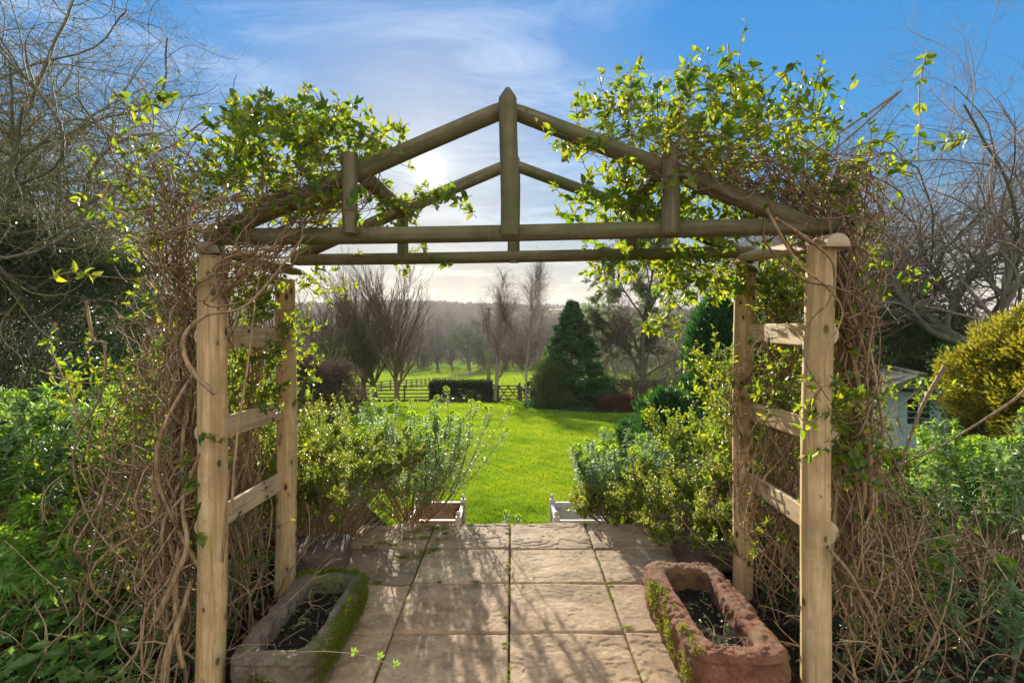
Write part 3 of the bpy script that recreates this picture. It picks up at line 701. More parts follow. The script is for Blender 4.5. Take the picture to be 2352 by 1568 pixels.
def bush(name, label, cat, c, rad, seed, mat, nclump=160, per=60, L=.05, W=.03, T=T_DIAM, cr=.12, shape='ell', base=None, stems='bark_brown', group=None, nst=40, rst=.012, lump_r=.3, inner=.35, outd=.6, flat=0., nm='foliage', sr=1., t=None, uprt=.3):
    rg = rng_(seed); c = np.array(c, float); rad = np.array(rad, float)
    base = np.array(base if base is not None else (c[0], c[1], gz1(c[0], c[1])), float)
    t = t or thing(name, label, cat, base, group)
    d = nrm(rg.normal(size=(nclump, 3))); lf = lump(rg, nclump, lump_r)
    if shape == 'ell':
        d[:, 2] = np.where(d[:, 2] < -.55, -d[:, 2], d[:, 2]); r = rg.uniform(inner, 1., nclump) ** .5 * lf(d); cp = c + d * r[:, None] * rad
    elif shape == 'box':
        u = rg.uniform(-1, 1, (nclump, 3)); ax = rg.integers(0, 3, nclump); ax = np.where(rg.random(nclump) < .25, 2, ax); i = np.arange(nclump)
        u[i, ax] = np.sign(u[i, ax]); u[:, 2] = np.where((ax == 2), 1, u[:, 2]); u *= rg.uniform(.78, 1.0, nclump)[:, None] * lf(d)[:, None] ** .35; cp = c + u * rad; d = nrm(u ** 3 + 1e-4)
    elif shape == 'cone':
        hh = rg.random(nclump) ** 1.3; th = rg.uniform(0, 6.28, nclump); prof = (1 - hh) ** .85 * (1 + .10 * np.sin(hh * 50 + np.sin(th * 3))) * rg.uniform(.55, 1.1, nclump) * (1 + .12 * np.sin(th * 2 + 1)) + .015; szk = 1 - .55 * hh
        cp = c + np.stack([np.cos(th) * prof * rad[0], np.sin(th) * prof * rad[1], (hh * 2 - 1) * rad[2]], -1); d = nrm(np.stack([np.cos(th), np.sin(th), np.full(nclump, .1)], -1))
        cp[:, :2] = cp[:, :2] + 0
    M_ = nclump * per; idx = np.repeat(np.arange(nclump), per); szc = (rg.uniform(.6, 1.35, nclump) * (szk if shape == 'cone' else 1))[idx]
    off = rg.normal(size=(M_, 3)); off = nrm(off) * (rg.random(M_) ** .45)[:, None] * cr * szc[:, None]; off[:, 2] *= (1 - flat)
    dd = nrm(off / cr * .8 + d[idx] * outd + rg.normal(size=(M_, 3)) * .35 + [0, 0, uprt])
    mb = MB(); leaves(mb, cp[idx] + off, dd, nrm(rg.normal(size=(M_, 3)) + [0, 0, 1.2]), L * rg.uniform(.55, 1.3, M_), W * rg.uniform(.6, 1.3, M_), T)
    mb.build(nm, M[mat], t)
    if nst:
        i = rg.choice(nclump, nst, replace=nst > nclump); e = cp[i]; s = np.linspace(0, 1, 8)[None, :, None]
        b = base + rg.normal(size=(nst, 3)) * [rad[0] * .12, rad[1] * .12, .0] + [0, 0, -.05]
        if shape in ('cone',): b = np.stack([np.full(nst, c[0]), np.full(nst, c[1]), e[:, 2] - .08 * rad[2]], -1)
        Q = b[:, None] * (1 - s) + e[:, None] * s; Q[:, :, 2] += (np.sin(s[..., 0] * math.pi) * .1 * (e[:, 2] - b[:, 2])[:, None]) * (shape != 'cone')
        Q += rg.normal(size=Q.shape) * .02 * rad.mean() * np.sin(s * math.pi)
        mb = MB(); tubes(mb, Q, rst * np.linspace(1, .35, 8)[None] * rg.uniform(.6, 1.3, nst)[:, None], 5)
        if shape == 'cone': tubes(mb, np.linspace(base - [0, 0, .1], c + [0, 0, rad[2] * .85], 8)[None], np.linspace(.12, .01, 8)[None] * rad[2] * .35, 7)
        mb.build('stems', M[stems], t)
    return t

def bare(name, label, cat, x, y, seed, hgt, r0, levels, lean=(0, 0), mat='bark', tmat='bark_brown', group=None, n0=12, wig0=.06, z=None, stems=1, spread0=0., tfrac=1., leafy=None, trmat=None):
    rg = rng_(seed); z = gz1(x, y) if z is None else z
    t = thing(name, label, cat, (x, y, z), group)
    a = rg.uniform(0, 6.28, stems); d = np.stack([np.cos(a) * spread0 + lean[0], np.sin(a) * spread0 + lean[1], np.ones(stems)], -1)
    P0 = walk(rg, np.tile([x, y, z - .1], (stems, 1)) + rg.normal(size=(stems, 3)) * [r0, r0, 0] * (stems > 1), nrm(d), hgt * tfrac * rg.uniform(.8, 1.1, stems), n0, wig0, .03, .6)
    taper = np.linspace(1, .45 if tfrac < 1 else .15, n0); fl = 1 + .5 * np.exp(-np.linspace(0, 1, n0) * 12)
    R0 = (r0 * taper * fl)[None] * rg.uniform(.75, 1.1, stems)[:, None]
    mt = MB(); tubes(mt, P0, R0, 9, rng=rg); mc = MB(); cur = (P0, R0); allL = []
    for li, lv in enumerate(levels):
        lv = dict(lv); sd = lv.pop('sides', 5 if li < 2 else 3); tr = lv.pop('trunk', li == 0); src = lv.pop('src', None)
        Pp, Rp = cur if src is None else allL[src]
        C = kids(rg, Pp, Rp, **lv); tubes(mt if tr else mc, C[0], C[1], sd, rng=rg); cur = C; allL.append(C)
    mt.build('trunk', M[trmat or mat], t)
    if mc.V: mc.build('crown', M[tmat], t)
    if leafy:
        mb = MB(); leaf_along(rg, mb, cur[0], leafy['per'], leafy['L'], leafy['W'], leafy.get('T', T_DIAM), leafy.get('t0', .2), 1., out=1., fwd=.5, droop=leafy.get('droop', 0)); mb.build(leafy.get('nm', 'foliage'), M[leafy['mat']], t)
    return t, allL

# ------------------------------------------------------------------ euphorbias and shrubs near the terrace
EL = 'euphorbia clump with bright green tops'
EG1 = 'euphorbia clumps in the left bed'
for i, (u, D, n, h, lean, lb) in enumerate([(40, 3.3, 34, 1.15, .45, 'tall green euphorbia clump at the far left edge, in front of the dark holly'),
        (170, 3.7, 32, 1.12, .45, 'bushy green euphorbia clump between the far left clump and the tangled vine'),
        (300, 4.3, 34, 1.0, .5, 'sunlit euphorbia clump seen just behind the loops of the tangled vine'),
        (-120, 2.9, 28, 1.05, .4, 'nearest euphorbia clump, cut off by the left picture edge'),
        (110, 2.75, 14, .62, .6, 'short sparse euphorbia clump with bright rosettes above the dark ground leaves')]):
    p = P(u, HV, D); euphorbia(lb, p[0], D, n, .2, h, lean, 100 + i, 'leaf_euph2' if i in (1, 3, 4) else 'leaf_euph', leafL=.10, lw=.18, per=62, group=EG1, bias=(.08, -.05), t0=.55, heads=.35)
# euphorbia shrub on the left of the lawn opening
euphorbia('dark-stemmed shrubby euphorbia with blue-green bottlebrush tips leaning over the rusty planter', -.92, 4.62, 95, .3, .92, 1.15, 120, leafL=.062, per=90, bias=(.20, -.05), heads=.75, t0=.42, up=.30, z=-.2)
euphorbia('blue-green euphorbia leaning over the clean white planter', .97, 4.7, 54, .3, .64, 1.1, 121, leafL=.075, per=105, bias=(-.18, .0), heads=.55, t0=.45, up=.35, z=-.2)
euphorbia('low euphorbia clump behind the yellow-green shrub near the dark yew', 1.5, 5.1, 36, .3, .55, .7, 122, leafL=.06, per=95, heads=.5, t0=.4, up=.35, z=-.3)
euphorbia('single small euphorbia shoot standing on the lawn just below the paving edge', -.055, 4.78, 1, .0, .47, .1, 123, leafL=.045, per=90, heads=1, t0=.3, z=-.62)
euphorbia('lone tilted euphorbia shoot beside the rusty planter, over the lawn', -.22, 4.7, 1, .0, .55, .1, 124, leafL=.05, per=90, heads=1, t0=.45, bias=(.05, 0), z=-.62)
EG2 = 'euphorbia clumps in the right bed'
for i, (u, D, n, h, lean, lb) in enumerate([(2080, 3.6, 26, .5, .4, 'green euphorbia clump in front of the white shed'),
        (2260, 3.3, 30, .85, .35, 'tall green euphorbia clump in front of the golden conifer'),
        (2370, 2.9, 28, 1.05, .4, 'euphorbia clump cut off by the right picture edge'),
        (2190, 4.6, 36, .65, .5, 'euphorbia clump just behind the others, under the golden conifer'),
        (2200, 2.45, 8, .5, .8, 'small sprawling euphorbia low down among the dry stalks')]):
    p = P(u, HV, D); euphorbia(lb, p[0], D, n, .2, h, lean, 140 + i, 'leaf_euph2' if i % 2 else 'leaf_euph', leafL=.09, lw=.18, per=62, group=EG2, bias=(-.02, -.05), t0=.5, heads=.5)

def twiggy(label, x, y, seed, n, h, lean, twigs, per, L, W, bias=(0, 0), mat='leaf_shrub', z=None, up=.2, r=.006, r0=.15, name='shrub', wig=.08, sub=2.2, tl=.22, ang=.7, t0=.45, T=T_OVAL, bm='vine', mats='twig', group=None, zmin=None):
    rg = rng_(seed); z = gz1(x, y) if z is None else z
    t = thing(name, label, 'shrub', (x, y, z), group)
    a = rg.uniform(0, 6.28, n); q = np.sqrt(rg.random(n))
    pos = np.stack([x + r0 * np.cos(a) * q, y + r0 * np.sin(a) * q, np.full(n, z - .03)], -1)
    d = nrm(np.stack([np.cos(a) * q * lean + bias[0], np.sin(a) * q * lean + bias[1], np.full(n, .9)], -1))
    S = walk(rg, pos, d, h * rg.uniform(.7, 1.15, n), 12, wig, up=up * .3, corr=.6); R = np.linspace(r, r * .4, 12)[None] * rg.uniform(.6, 1.5, n)[:, None]
    mb = MB(); tubes(mb, S, R, 5)
    B = kids(rg, S, R, int(twigs), t0, 1., ang, tl * 1.5, .4, 6, .7, .15, .12, rmin=.0015)
    if zmin: k_ = B[0][:, 0, 2] > z + zmin * rg.uniform(.6, 1.2, len(B[0])); B = (B[0][k_], B[1][k_])
    tubes(mb, *B, 4)
    C = kids(rg, *B, int(twigs * sub), .2, 1., ang, tl, .3, 5, .7, .1, .12, rmin=.001); tubes(mb, *C, 3)
    mb.build('stems', M[bm], t)
    mb = MB(); leaf_along(rg, mb, C[0], per, L, W, T, .1, 1., out=.8, fwd=.7, upn=.8); leaf_along(rg, mb, B[0], per, L, W, T, .4, 1., out=.8, fwd=.7, upn=.8)
    mb.build('foliage', M[mat], t); return t
twiggy('large twiggy shrub of small glossy yellow-green leaves just right of the left rear post', -1.40, 3.70, 200, 120, .80, 1.05, 1000, 13, .024, .014, bias=(.12, .10), z=-.05, up=.14, r0=.2, tl=.12, t0=.5, zmin=.52)
twiggy('glossy yellow-green shrub behind the left rear post, against the lawn edge', -2.05, 4.6, 201, 60, .95, .7, 620, 10, .028, .016, z=-.2, up=.12, r0=.25, tl=.17)
twiggy('low dense yellow-leaved shrub spilling onto the right corner of the paving', 1.45, 3.85, 202, 100, .52, 1.5, 950, 11, .026, .016, bias=(-.06, .0), z=-.05, up=.10, r0=.35, tl=.11, zmin=.24)
twiggy('little yellow-leaved bush crowding the clean white planter box', .90, 4.42, 207, 34, .36, 1.1, 300, 10, .026, .016, bias=(-.1, 0), z=-.12, up=.1, r0=.15, tl=.1)
twiggy('loose pale green shrub just left of the right rear post', 2.0, 4.9, 203, 24, .95, .35, 200, 9, .042, .026, z=-.2, up=.15, r0=.22, tl=.2, mat='leaf_vine')
twiggy('bright green leafy shrub seen through the left pair of posts', -2.1, 3.6, 204, 30, 1.45, .5, 330, 8, .042, .026, z=-.02, up=.18, r0=.25, tl=.2, mat='leaf_vine')
twiggy('tangled green shrub seen through the right pair of posts', 1.85, 3.5, 205, 40, 1.3, .28, 360, 8, .04, .025, z=-.02, up=.18, r0=.3, tl=.22, mat='leaf_vine')
twiggy('low bright shrub under the left euphorbias with arching stems', -2.75, 3.3, 206, 30, .5, .9, 300, 9, .03, .019, z=0, up=.05, r0=.3, tl=.18, mat='leaf_vine')

# ground leaves lower left / lower right
def ground_leaves(name, label, x0, x1, y0, y1, n, L, seed, mat='leaf_ground', T=T_LOBED, hh=.16, cond=None):
    rg = rng_(seed); x = rg.uniform(x0, x1, n); y = rg.uniform(y0, y1, n); z = rg.uniform(.03, hh, n) * (1 + .4 * hn(x, y, 4.))
    if cond is not None: k_ = cond(x, y); x, y, z = x[k_], y[k_], z[k_]; n = len(x)
    g = gz(x, y); c = ((x0 + x1) / 2, (y0 + y1) / 2, gz1((x0 + x1) / 2, (y0 + y1) / 2)); mb = MB()
    top = np.stack([x, y, g + z], -1); bot = np.stack([x + rg.normal(size=n) * .04, y + rg.normal(size=n) * .04, g - .01], -1); mid = (top + bot) / 2 + [0, 0, .01]
    tubes(mb, np.stack([bot, mid, top], 1), np.full((n, 3), .0012), 3)
    a = rg.uniform(0, 6.28, n); leaves(mb, top, np.stack([np.cos(a), np.sin(a), rg.uniform(-.4, .2, n)], -1), nrm(np.stack([rg.normal(size=n) * .35, rg.normal(size=n) * .35 - .25, np.ones(n)], -1)), L * rg.uniform(.5, 1.3, n), L * rg.uniform(.5, 1.25, n) * (1 if T is not T_OVAL else .55), T)
    return tag(mb.build(name, M[mat], loc=c), label, name.replace('_', ' '), kind='stuff')
ground_leaves('ground_cover', 'lobed dark green ground cover leaves in the lower left bed', -3.7, -1.45, 2.0, 3.3, 1500, .055, 301)
ground_leaves('broad_leaves', 'broad fresh green leaves among the lower left ground cover', -2.9, -1.75, 2.15, 2.75, 150, .12, 302, T=T_OVAL, hh=.2)
ground_leaves('ivy_cover', 'low ivy leaves beneath the dry stalks in the lower right bed', 1.45, 3.4, 2.0, 3.0, 800, .045, 303, mat='leaf_ivy', hh=.14)
ground_leaves('leaf_litter', 'dry brown leaf litter on the soil beside the arch posts', -3.4, 3.4, 2.0, 4.6, 2600, .035, 304, mat='leaf_litter', T=T_OVAL, hh=.045, cond=lambda x, y: np.abs(x) > 1.28)

# ------------------------------------------------------------------ climbing vines
def strands(rg, guide, n, spread, r, npt=44, f=(1.2, 5.), t0=(0, .25), t1=(.7, 1.)):
    G = spline([P(*g[:3]) for g in guide], 120); S = np.interp(np.linspace(0, 1, 120), np.linspace(0, 1, len(guide)), [g[3] if len(g) > 3 else spread for g in guide])
    a = rg.uniform(*t0, n); b = rg.uniform(*t1, n); tt = a[:, None] + (b - a)[:, None] * np.linspace(0, 1, npt)[None]
    gi = tt * 119 * .9999; k_ = gi.astype(int); fr_ = (gi - k_)[..., None]; C = G[k_] * (1 - fr_) + G[np.minimum(k_ + 1, 119)] * fr_; Sp = S[k_]
    off = np.zeros((n, npt, 3))
    for j in range(5):
        fq = rg.uniform(*f, (n, 1, 3)) * (1 + j * .5); ph = rg.uniform(0, 6.28, (n, 1, 3)); am = rg.normal(size=(n, 1, 3)) / (1 + j * .55)
        off += am * np.sin(fq * tt[..., None] * 6.28 / 2 + ph)
    Pn = C + off * Sp[..., None] * .55
    R = rg.uniform(*r, n)[:, None] * np.linspace(1, .5, npt)[None] * (1 + .12 * np.sin(tt * 60 + rg.uniform(0, 6, (n, 1))))
    return Pn, R

def sprays(rg, poly, dr, n, L, up=.5, lean=(0, 0, 0), npt=8, wig=.16, r=.0018):
    poly = np.array(poly, float); out = np.zeros((0, 2))
    while len(out) < n:
        c = rg.uniform(poly.min(0), poly.max(0), (n * 2, 2)); out = np.vstack([out, c[in_poly(poly, c[:, 0], c[:, 1])]])
    out = out[:n]; D = rg.uniform(*dr, n); pos = np.stack([(out[:, 0] - CX) * D / F, D, H - (out[:, 1] - HV) * D / F], -1)
    d = nrm(rg.normal(size=(n, 3)) + [0, 0, up] + np.array(lean)); S = walk(rg, pos, d, L * rg.uniform(.5, 1.5, n), npt, wig, up=.06)
    return S, r * rg.uniform(.6, 1.6, n)[:, None] * np.linspace(1, .5, npt)[None]

def shoot(pts, r, n=26): return spline([P(*p) for p in pts], n)[None], np.linspace(r, r * .4, n)[None]

# left vine
rg = rng_(400)
VL = thing('honeysuckle', 'leafy honeysuckle with a thick tangle of brown stems smothering the left posts of the arch', 'climbing plant', (-1.45, 2.35, 0))
st = MB(); fo = MB(); tw = MB()
gA = [(395, 1660, 2.12, .16), (400, 1450, 2.2, .15), (405, 1250, 2.25, .14), (425, 1050, 2.3, .12), (425, 860, 2.3, .10), (430, 700, 2.35, .11), (415, 560, 2.3, .15), (390, 430, 2.3, .2), (350, 300, 2.3, .22)]
A1 = strands(rg, gA, 56, .12, (.002, .0058), f=(1.2, 9.)); tubes(st, *A1, 5, rng=rg)
A2 = strands(rg, gA, 6, .08, (.007, .012), f=(1.2, 4.)); tubes(st, A2[0], A2[1], 8, rng=rg)
gB = [(470, 900, 2.45, .08), (480, 760, 2.3, .09), (520, 650, 2.12, .10), (610, 575, 2.15, .10), (720, 500, 2.2, .11), (820, 440, 2.25, .10), (900, 400, 2.3, .08)]
B1 = strands(rg, gB, 32, .1, (.0022, .006)); tubes(st, *B1, 5, rng=rg)
gB2 = [(350, 540, 2.2, .1), (450, 510, 2.1, .12), (560, 470, 2.08, .12), (700, 410, 2.12, .1), (860, 370, 2.2, .08)]
B2 = strands(rg, gB2, 17, .1, (.002, .005)); tubes(st, *B2, 4, rng=rg)
gC = [(560, 1560, 2.65, .12), (560, 1350, 2.7, .12), (555, 1150, 2.75, .10), (570, 950, 2.8, .10), (590, 800, 2.85, .12), (610, 660, 2.95, .16), (640, 560, 3.0, .16)]
C1 = strands(rg, gC, 34, .1, (.002, .0058)); tubes(st, *C1, 5, rng=rg)
gD = [(300, 1500, 2.3, .22), (290, 1250, 2.4, .24), (330, 1000, 2.5, .2), (360, 800, 2.5, .15), (380, 640, 2.4, .14)]
D1 = strands(rg, gD, 34, .2, (.0018, .005)); tubes(st, *D1, 4, rng=rg)
for pts, r in [([(495, 905, 2.0), (440, 850, 1.98), (420, 780, 2.0), (470, 725, 2.02), (560, 705, 2.05), (640, 620, 2.1), (700, 540, 2.1)], .011),
               ([(530, 1180, 2.1), (545, 1000, 2.1), (570, 830, 2.12), (585, 700, 2.12), (610, 560, 2.12)], .006), ([(510, 1290, 2.08), (525, 1100, 2.09), (530, 1080, 2.09)], .007),
               ([(360, 1420, 2.1), (400, 1330, 2.1), (430, 1250, 2.1), (420, 1150, 2.15), (460, 1040, 2.12)], .015), ([(375, 1600, 2.05), (385, 1500, 2.05), (420, 1400, 2.1), (440, 1330, 2.1)], .019),
               ([(90, 850, 2.1), (160, 875, 2.1), (260, 880, 2.15), (330, 870, 2.2), (420, 830, 2.25)], .003),
               ([(115, 640, 2.3), (160, 625, 2.28), (210, 632, 2.25), (290, 640, 2.3), (400, 650, 2.35)], .004),
               ([(197, 690, 2.2), (215, 780, 2.2), (240, 790, 2.2), (235, 900, 2.2), (180, 1000, 2.2), (170, 1080, 2.2), (210, 1200, 2.2), (290, 1290, 2.2), (370, 1340, 2.2)], .007),
               ([(130, 740, 2.15), (115, 790, 2.15), (150, 880, 2.15), (180, 960, 2.2), (182, 1010, 2.2)], .0045),
               ([(320, 180, 2.2), (352, 260, 2.2), (350, 330, 2.22), (370, 420, 2.25), (380, 520, 2.3)], .0035), ([(250, 200, 2.3), (310, 260, 2.3), (380, 350, 2.3), (420, 500, 2.3)], .004),
               ([(530, 270, 2.2), (470, 300, 2.2), (420, 380, 2.25), (400, 480, 2.3)], .004), ([(255, 420, 2.2), (240, 460, 2.2), (300, 500, 2.2), (350, 530, 2.25)], .007),
               ([(705, 220, 2.2), (730, 270, 2.2), (740, 330, 2.25), (735, 420, 2.25)], .002), ([(1050, 440, 2.3), (990, 440, 2.3), (930, 420, 2.35)], .0018),
               ([(1040, 605, 3.0), (1005, 600, 3.0), (960, 560, 2.95), (900, 520, 2.9)], .002), ([(1095, 500, 2.4), (1060, 470, 2.4), (1010, 450, 2.4), (950, 440, 2.4)], .002),
               ([(1085, 450, 2.4), (1040, 455, 2.4), (960, 470, 2.45)], .0018)]:
    s_ = shoot(pts, r); tubes(st, s_[0], s_[1], 7 if r > .005 else 4)
    if r < .005: leaf_along(rg, fo, s_[0], 16, .045, .026, T_OVAL, .0, .5, pair=True, fwd=.6)
for poly, dr, n, L, per, ls, up in [
        ([(520, 280), (600, 255), (760, 270), (895, 325), (890, 370), (820, 470), (700, 520), (560, 520), (500, 430)], (1.98, 2.9), 330, .17, 10, .050, .6),
        ([(310, 190), (390, 200), (400, 240), (330, 250)], (2.18, 2.25), 5, .06, 8, .04, .6),
        ([(270, 330), (480, 330), (560, 480), (520, 600), (300, 620), (230, 480)], (2.2, 2.5), 90, .15, 8, .042, .4),
        ([(840, 430), (920, 445), (1030, 435), (1030, 455), (960, 500), (860, 520)], (2.3, 3.0), 50, .08, 8, .036, .0),
        ([(640, 610), (720, 640), (735, 820), (680, 860), (620, 700)], (2.8, 3.2), 34, .13, 8, .042, 0.),
        ([(700, 580), (830, 600), (780, 700), (700, 680)], (2.9, 3.1), 20, .14, 8, .035, -.2),
        ([(540, 600), (640, 640), (640, 740), (530, 720)], (2.5, 3.0), 60, .13, 9, .045, .2),
        ([(525, 800), (632, 800), (632, 940), (525, 960)], (2.6, 3.1), 70, .12, 10, .042, .3),
        ([(260, 650), (450, 620), (440, 1100), (300, 1100)], (2.2, 2.5), 46, .13, 6, .036, .3),
        ([(420, 980), (480, 980), (470, 1250), (400, 1250)], (2.08, 2.2), 12, .08, 7, .05, .2),
        ([(190, 1150), (460, 1100), (450, 1560), (150, 1450)], (2.15, 2.7), 90, .16, 7, .032, .2),
        ([(520, 1100), (620, 1250), (600, 1480), (520, 1500)], (2.5, 2.9), 22, .14, 6, .032, .2),
        ([(900, 555), (990, 560), (985, 590), (900, 625)], (2.95, 3.05), 7, .07, 7, .045, -.3)]:
    S = sprays(rg, poly, dr, n, L, up); tubes(tw, *S, 4, rng=rg); leaf_along(rg, fo, S[0], per, ls, ls * .56, T_OVAL, .15, 1., pair=True, out=.9, fwd=.6, upn=.5)
for src, m_, L in ((A1, 420, .22), (B1, 180, .2), (B2, 110, .2), (C1, 200, .18), (D1, 260, .2)):
    C = kids(rg, *src, m_, .05, 1., .8, L, .2, 8, .7, .1, .2, rmin=.0011); tubes(tw, *C, 3, rng=rg)
st.build('stems', M['vine'], VL); tw.build('twigs', M['twig'], VL); fo.build('foliage', M['leaf_vine'], VL)

# right vine
rg = rng_(500)
VR = thing('honeysuckle', 'sprawling honeysuckle with long upright shoots covering the right posts and rafters of the arch', 'climbing plant', (1.5, 2.35, 0))
st = MB(); fo = MB(); tw = MB()
gA = [(1960, 1640, 2.2, .14), (1955, 1400, 2.3, .14), (1960, 1200, 2.35, .12), (1960, 1000, 2.35, .11), (1955, 820, 2.35, .09), (1950, 680, 2.3, .10), (1920, 560, 2.25, .12), (1850, 470, 2.25, .15), (1740, 410, 2.3, .15), (1620, 370, 2.35, .12)]
A1 = strands(rg, gA, 54, .12, (.002, .0058), f=(1.2, 9.)); tubes(st, *A1, 5, rng=rg)
A2 = strands(rg, gA, 7, .08, (.008, .014), f=(.8, 3.)); tubes(st, A2[0], A2[1], 8, rng=rg)
gB = [(1980, 620, 2.3, .12), (1990, 500, 2.3, .16), (1930, 450, 2.15, .18), (1810, 410, 2.1, .16), (1680, 370, 2.1, .13), (1540, 340, 2.15, .12), (1420, 330, 2.4, .09), (1300, 300, 2.4, .06)]
B1 = strands(rg, gB, 32, .12, (.0018, .0048)); tubes(st, *B1, 5, rng=rg)
gC = [(1790, 1420, 2.75, .14), (1780, 1200, 2.8, .13), (1790, 1000, 2.8, .12), (1790, 830, 2.8, .12), (1800, 700, 2.8, .12), (1800, 600, 2.8, .12)]
C1 = strands(rg, gC, 46, .12, (.002, .006)); tubes(st, *C1, 5, rng=rg)
gD = [(1750, 1300, 2.9, .1), (1700, 1100, 3.0, .08), (1690, 900, 3.0, .1), (1730, 780, 2.9, .08)]
D1 = strands(rg, gD, 16, .1, (.0018, .004), t0=(0, .6)); tubes(st, *D1, 4, rng=rg)
gE = [(2060, 1640, 2.3, .2), (2050, 1400, 2.4, .22), (2010, 1200, 2.5, .18), (1970, 1000, 2.5, .10), (1950, 860, 2.45, .07)]
E1 = strands(rg, gE, 40, .2, (.0018, .005), f=(.6, 3.)); tubes(st, *E1, 4, rng=rg)
for pts, r in [([(2070, 208, 2.2), (2010, 250, 2.2), (1900, 325, 2.2), (1800, 400, 2.25), (1740, 480, 2.3)], .006), ([(2062, 215, 2.2), (1980, 290, 2.2), (1880, 380, 2.25), (1820, 480, 2.25)], .005),
               ([(2130, 115, 2.2), (2112, 200, 2.2), (2112, 290, 2.2), (2100, 360, 2.25), (2060, 430, 2.3)], .0028), ([(2225, 318, 2.2), (2130, 335, 2.2), (2050, 370, 2.2), (1940, 430, 2.25)], .003),
               ([(1672, 100, 2.2), (1678, 180, 2.2), (1675, 260, 2.2), (1680, 340, 2.25)], .0035), ([(1832, 140, 2.2), (1780, 200, 2.2), (1750, 260, 2.25), (1730, 340, 2.3)], .0035),
               ([(1850, 160, 2.2), (1830, 230, 2.2), (1815, 320, 2.2), (1810, 420, 2.3)], .003), ([(1410, 150, 2.3), (1470, 250, 2.3), (1500, 330, 2.3)], .0018), ([(1475, 120, 2.3), (1460, 200, 2.3), (1465, 290, 2.3)], .0018),
               ([(1260, 330, 2.4), (1330, 340, 2.4), (1420, 350, 2.4)], .002), ([(1960, 445, 2.1), (2010, 420, 2.15), (2060, 395, 2.2), (2110, 400, 2.2)], .006),
               ([(1760, 480, 2.05), (1830, 600, 2.05), (1900, 660, 2.05), (1935, 720, 2.1), (1900, 800, 2.05)], .007), ([(1640, 230, 2.3), (1700, 300, 2.3), (1780, 330, 2.3)], .002),
               ([(1780, 500, 2.05), (1870, 560, 2.03), (1915, 610, 2.03), (1905, 690, 2.03), (1860, 740, 2.05), (1850, 830, 2.05), (1905, 920, 2.08)], .007),
               ([(1755, 500, 2.1), (1760, 560, 2.1), (1840, 640, 2.1), (1920, 660, 2.1), (1980, 700, 2.15), (1975, 800, 2.2), (1940, 900, 2.2)], .006),
               ([(2170, 842, 2.3), (2120, 930, 2.3), (2085, 1020, 2.3), (2060, 1110, 2.3)], .010), ([(2060, 960, 2.3), (2075, 1000, 2.3)], .005),
               ([(2360, 870, 2.0), (2345, 905, 2.0), (2250, 970, 2.05), (2150, 1030, 2.15), (2060, 1070, 2.25)], .0065), ([(1980, 1020, 2.3), (2080, 1040, 2.25), (2130, 1035, 2.2), (2150, 1000, 2.2)], .005),
               ([(1900, 1255, 2.1), (1960, 1330, 2.1), (2020, 1460, 2.15), (2010, 1560, 2.2)], .009), ([(1470, 620, 3.0), (1405, 640, 3.), (1330, 590, 3.0)], .002)]:
    s_ = shoot(pts, r); tubes(st, s_[0], s_[1], 7 if r > .005 else 4)
    if r < .0045: leaf_along(rg, fo, s_[0], 20, .045, .027, T_OVAL, .0, .75, pair=True, fwd=.6)
for poly, dr, n, L, per, ls, up in [
        ([(1270, 270), (1400, 230), (1520, 250), (1560, 330), (1450, 370), (1300, 360)], (1.99, 2.7), 90, .15, 9, .046, .4),
        ([(1500, 200), (1700, 170), (1790, 300), (1750, 400), (1560, 420), (1500, 330)], (1.98, 2.8), 150, .18, 9, .053, .7),
        ([(1700, 280), (1870, 200), (1960, 330), (2050, 400), (1950, 500), (1780, 470)], (1.98, 2.6), 100, .18, 7, .050, .6),
        ([(1300, 440), (1440, 400), (1560, 380), (1700, 420), (1760, 480), (1700, 560), (1480, 500), (1320, 500)], (2.25, 3.1), 190, .14, 10, .053, .1),
        ([(1320, 560), (1500, 560), (1740, 600), (1690, 680), (1560, 680), (1500, 610), (1360, 610)], (2.8, 3.2), 120, .12, 9, .052, -.4),
        ([(1480, 740), (1560, 730), (1560, 775), (1480, 775)], (2.9, 3.0), 14, .09, 8, .045, .1),
        ([(1735, 600), (1850, 600), (1850, 745), (1735, 745)], (2.7, 3.1), 130, .13, 10, .046, .0),
        ([(1740, 800), (1850, 800), (1850, 990), (1740, 960)], (2.5, 2.9), 60, .13, 8, .042, .3),
        ([(1660, 850), (1740, 850), (1740, 1000), (1680, 1000)], (2.9, 3.1), 20, .12, 7, .04, .3),
        ([(1870, 880), (1980, 860), (2000, 1080), (1880, 1100)], (2.05, 2.35), 60, .13, 8, .052, .4),
        ([(1880, 400), (2040, 400), (2060, 700), (1920, 720)], (2.2, 2.5), 60, .15, 6, .044, .2),
        ([(1900, 700), (1970, 700), (1970, 850), (1910, 850)], (2.2, 2.5), 16, .12, 6, .044, .2),
        ([(1740, 1150), (1850, 1150), (1850, 1450), (1740, 1400)], (2.5, 2.9), 26, .12, 6, .03, .2),
        ([(1890, 1100), (2150, 1080), (2200, 1500), (1900, 1560)], (2.15, 2.7), 80, .15, 6, .034, .2)]:
    S = sprays(rg, poly, dr, n, L, up); tubes(tw, *S, 4, rng=rg); leaf_along(rg, fo, S[0], per, ls, ls * .56, T_OVAL, .15, 1., pair=True, out=.9, fwd=.6, upn=.5)
for src, m_, L in ((A1, 380, .2), (B1, 250, .2), (C1, 320, .18), (D1, 120, .14), (E1, 320, .24)):
    C = kids(rg, *src, m_, .05, 1., .8, L, .2, 8, .7, .1, .2, rmin=.0011); tubes(tw, *C, 3, rng=rg)
st.build('stems', M['vine'], VR); tw.build('twigs', M['twig'], VR); fo.build('foliage', M['leaf_vine'], VR)

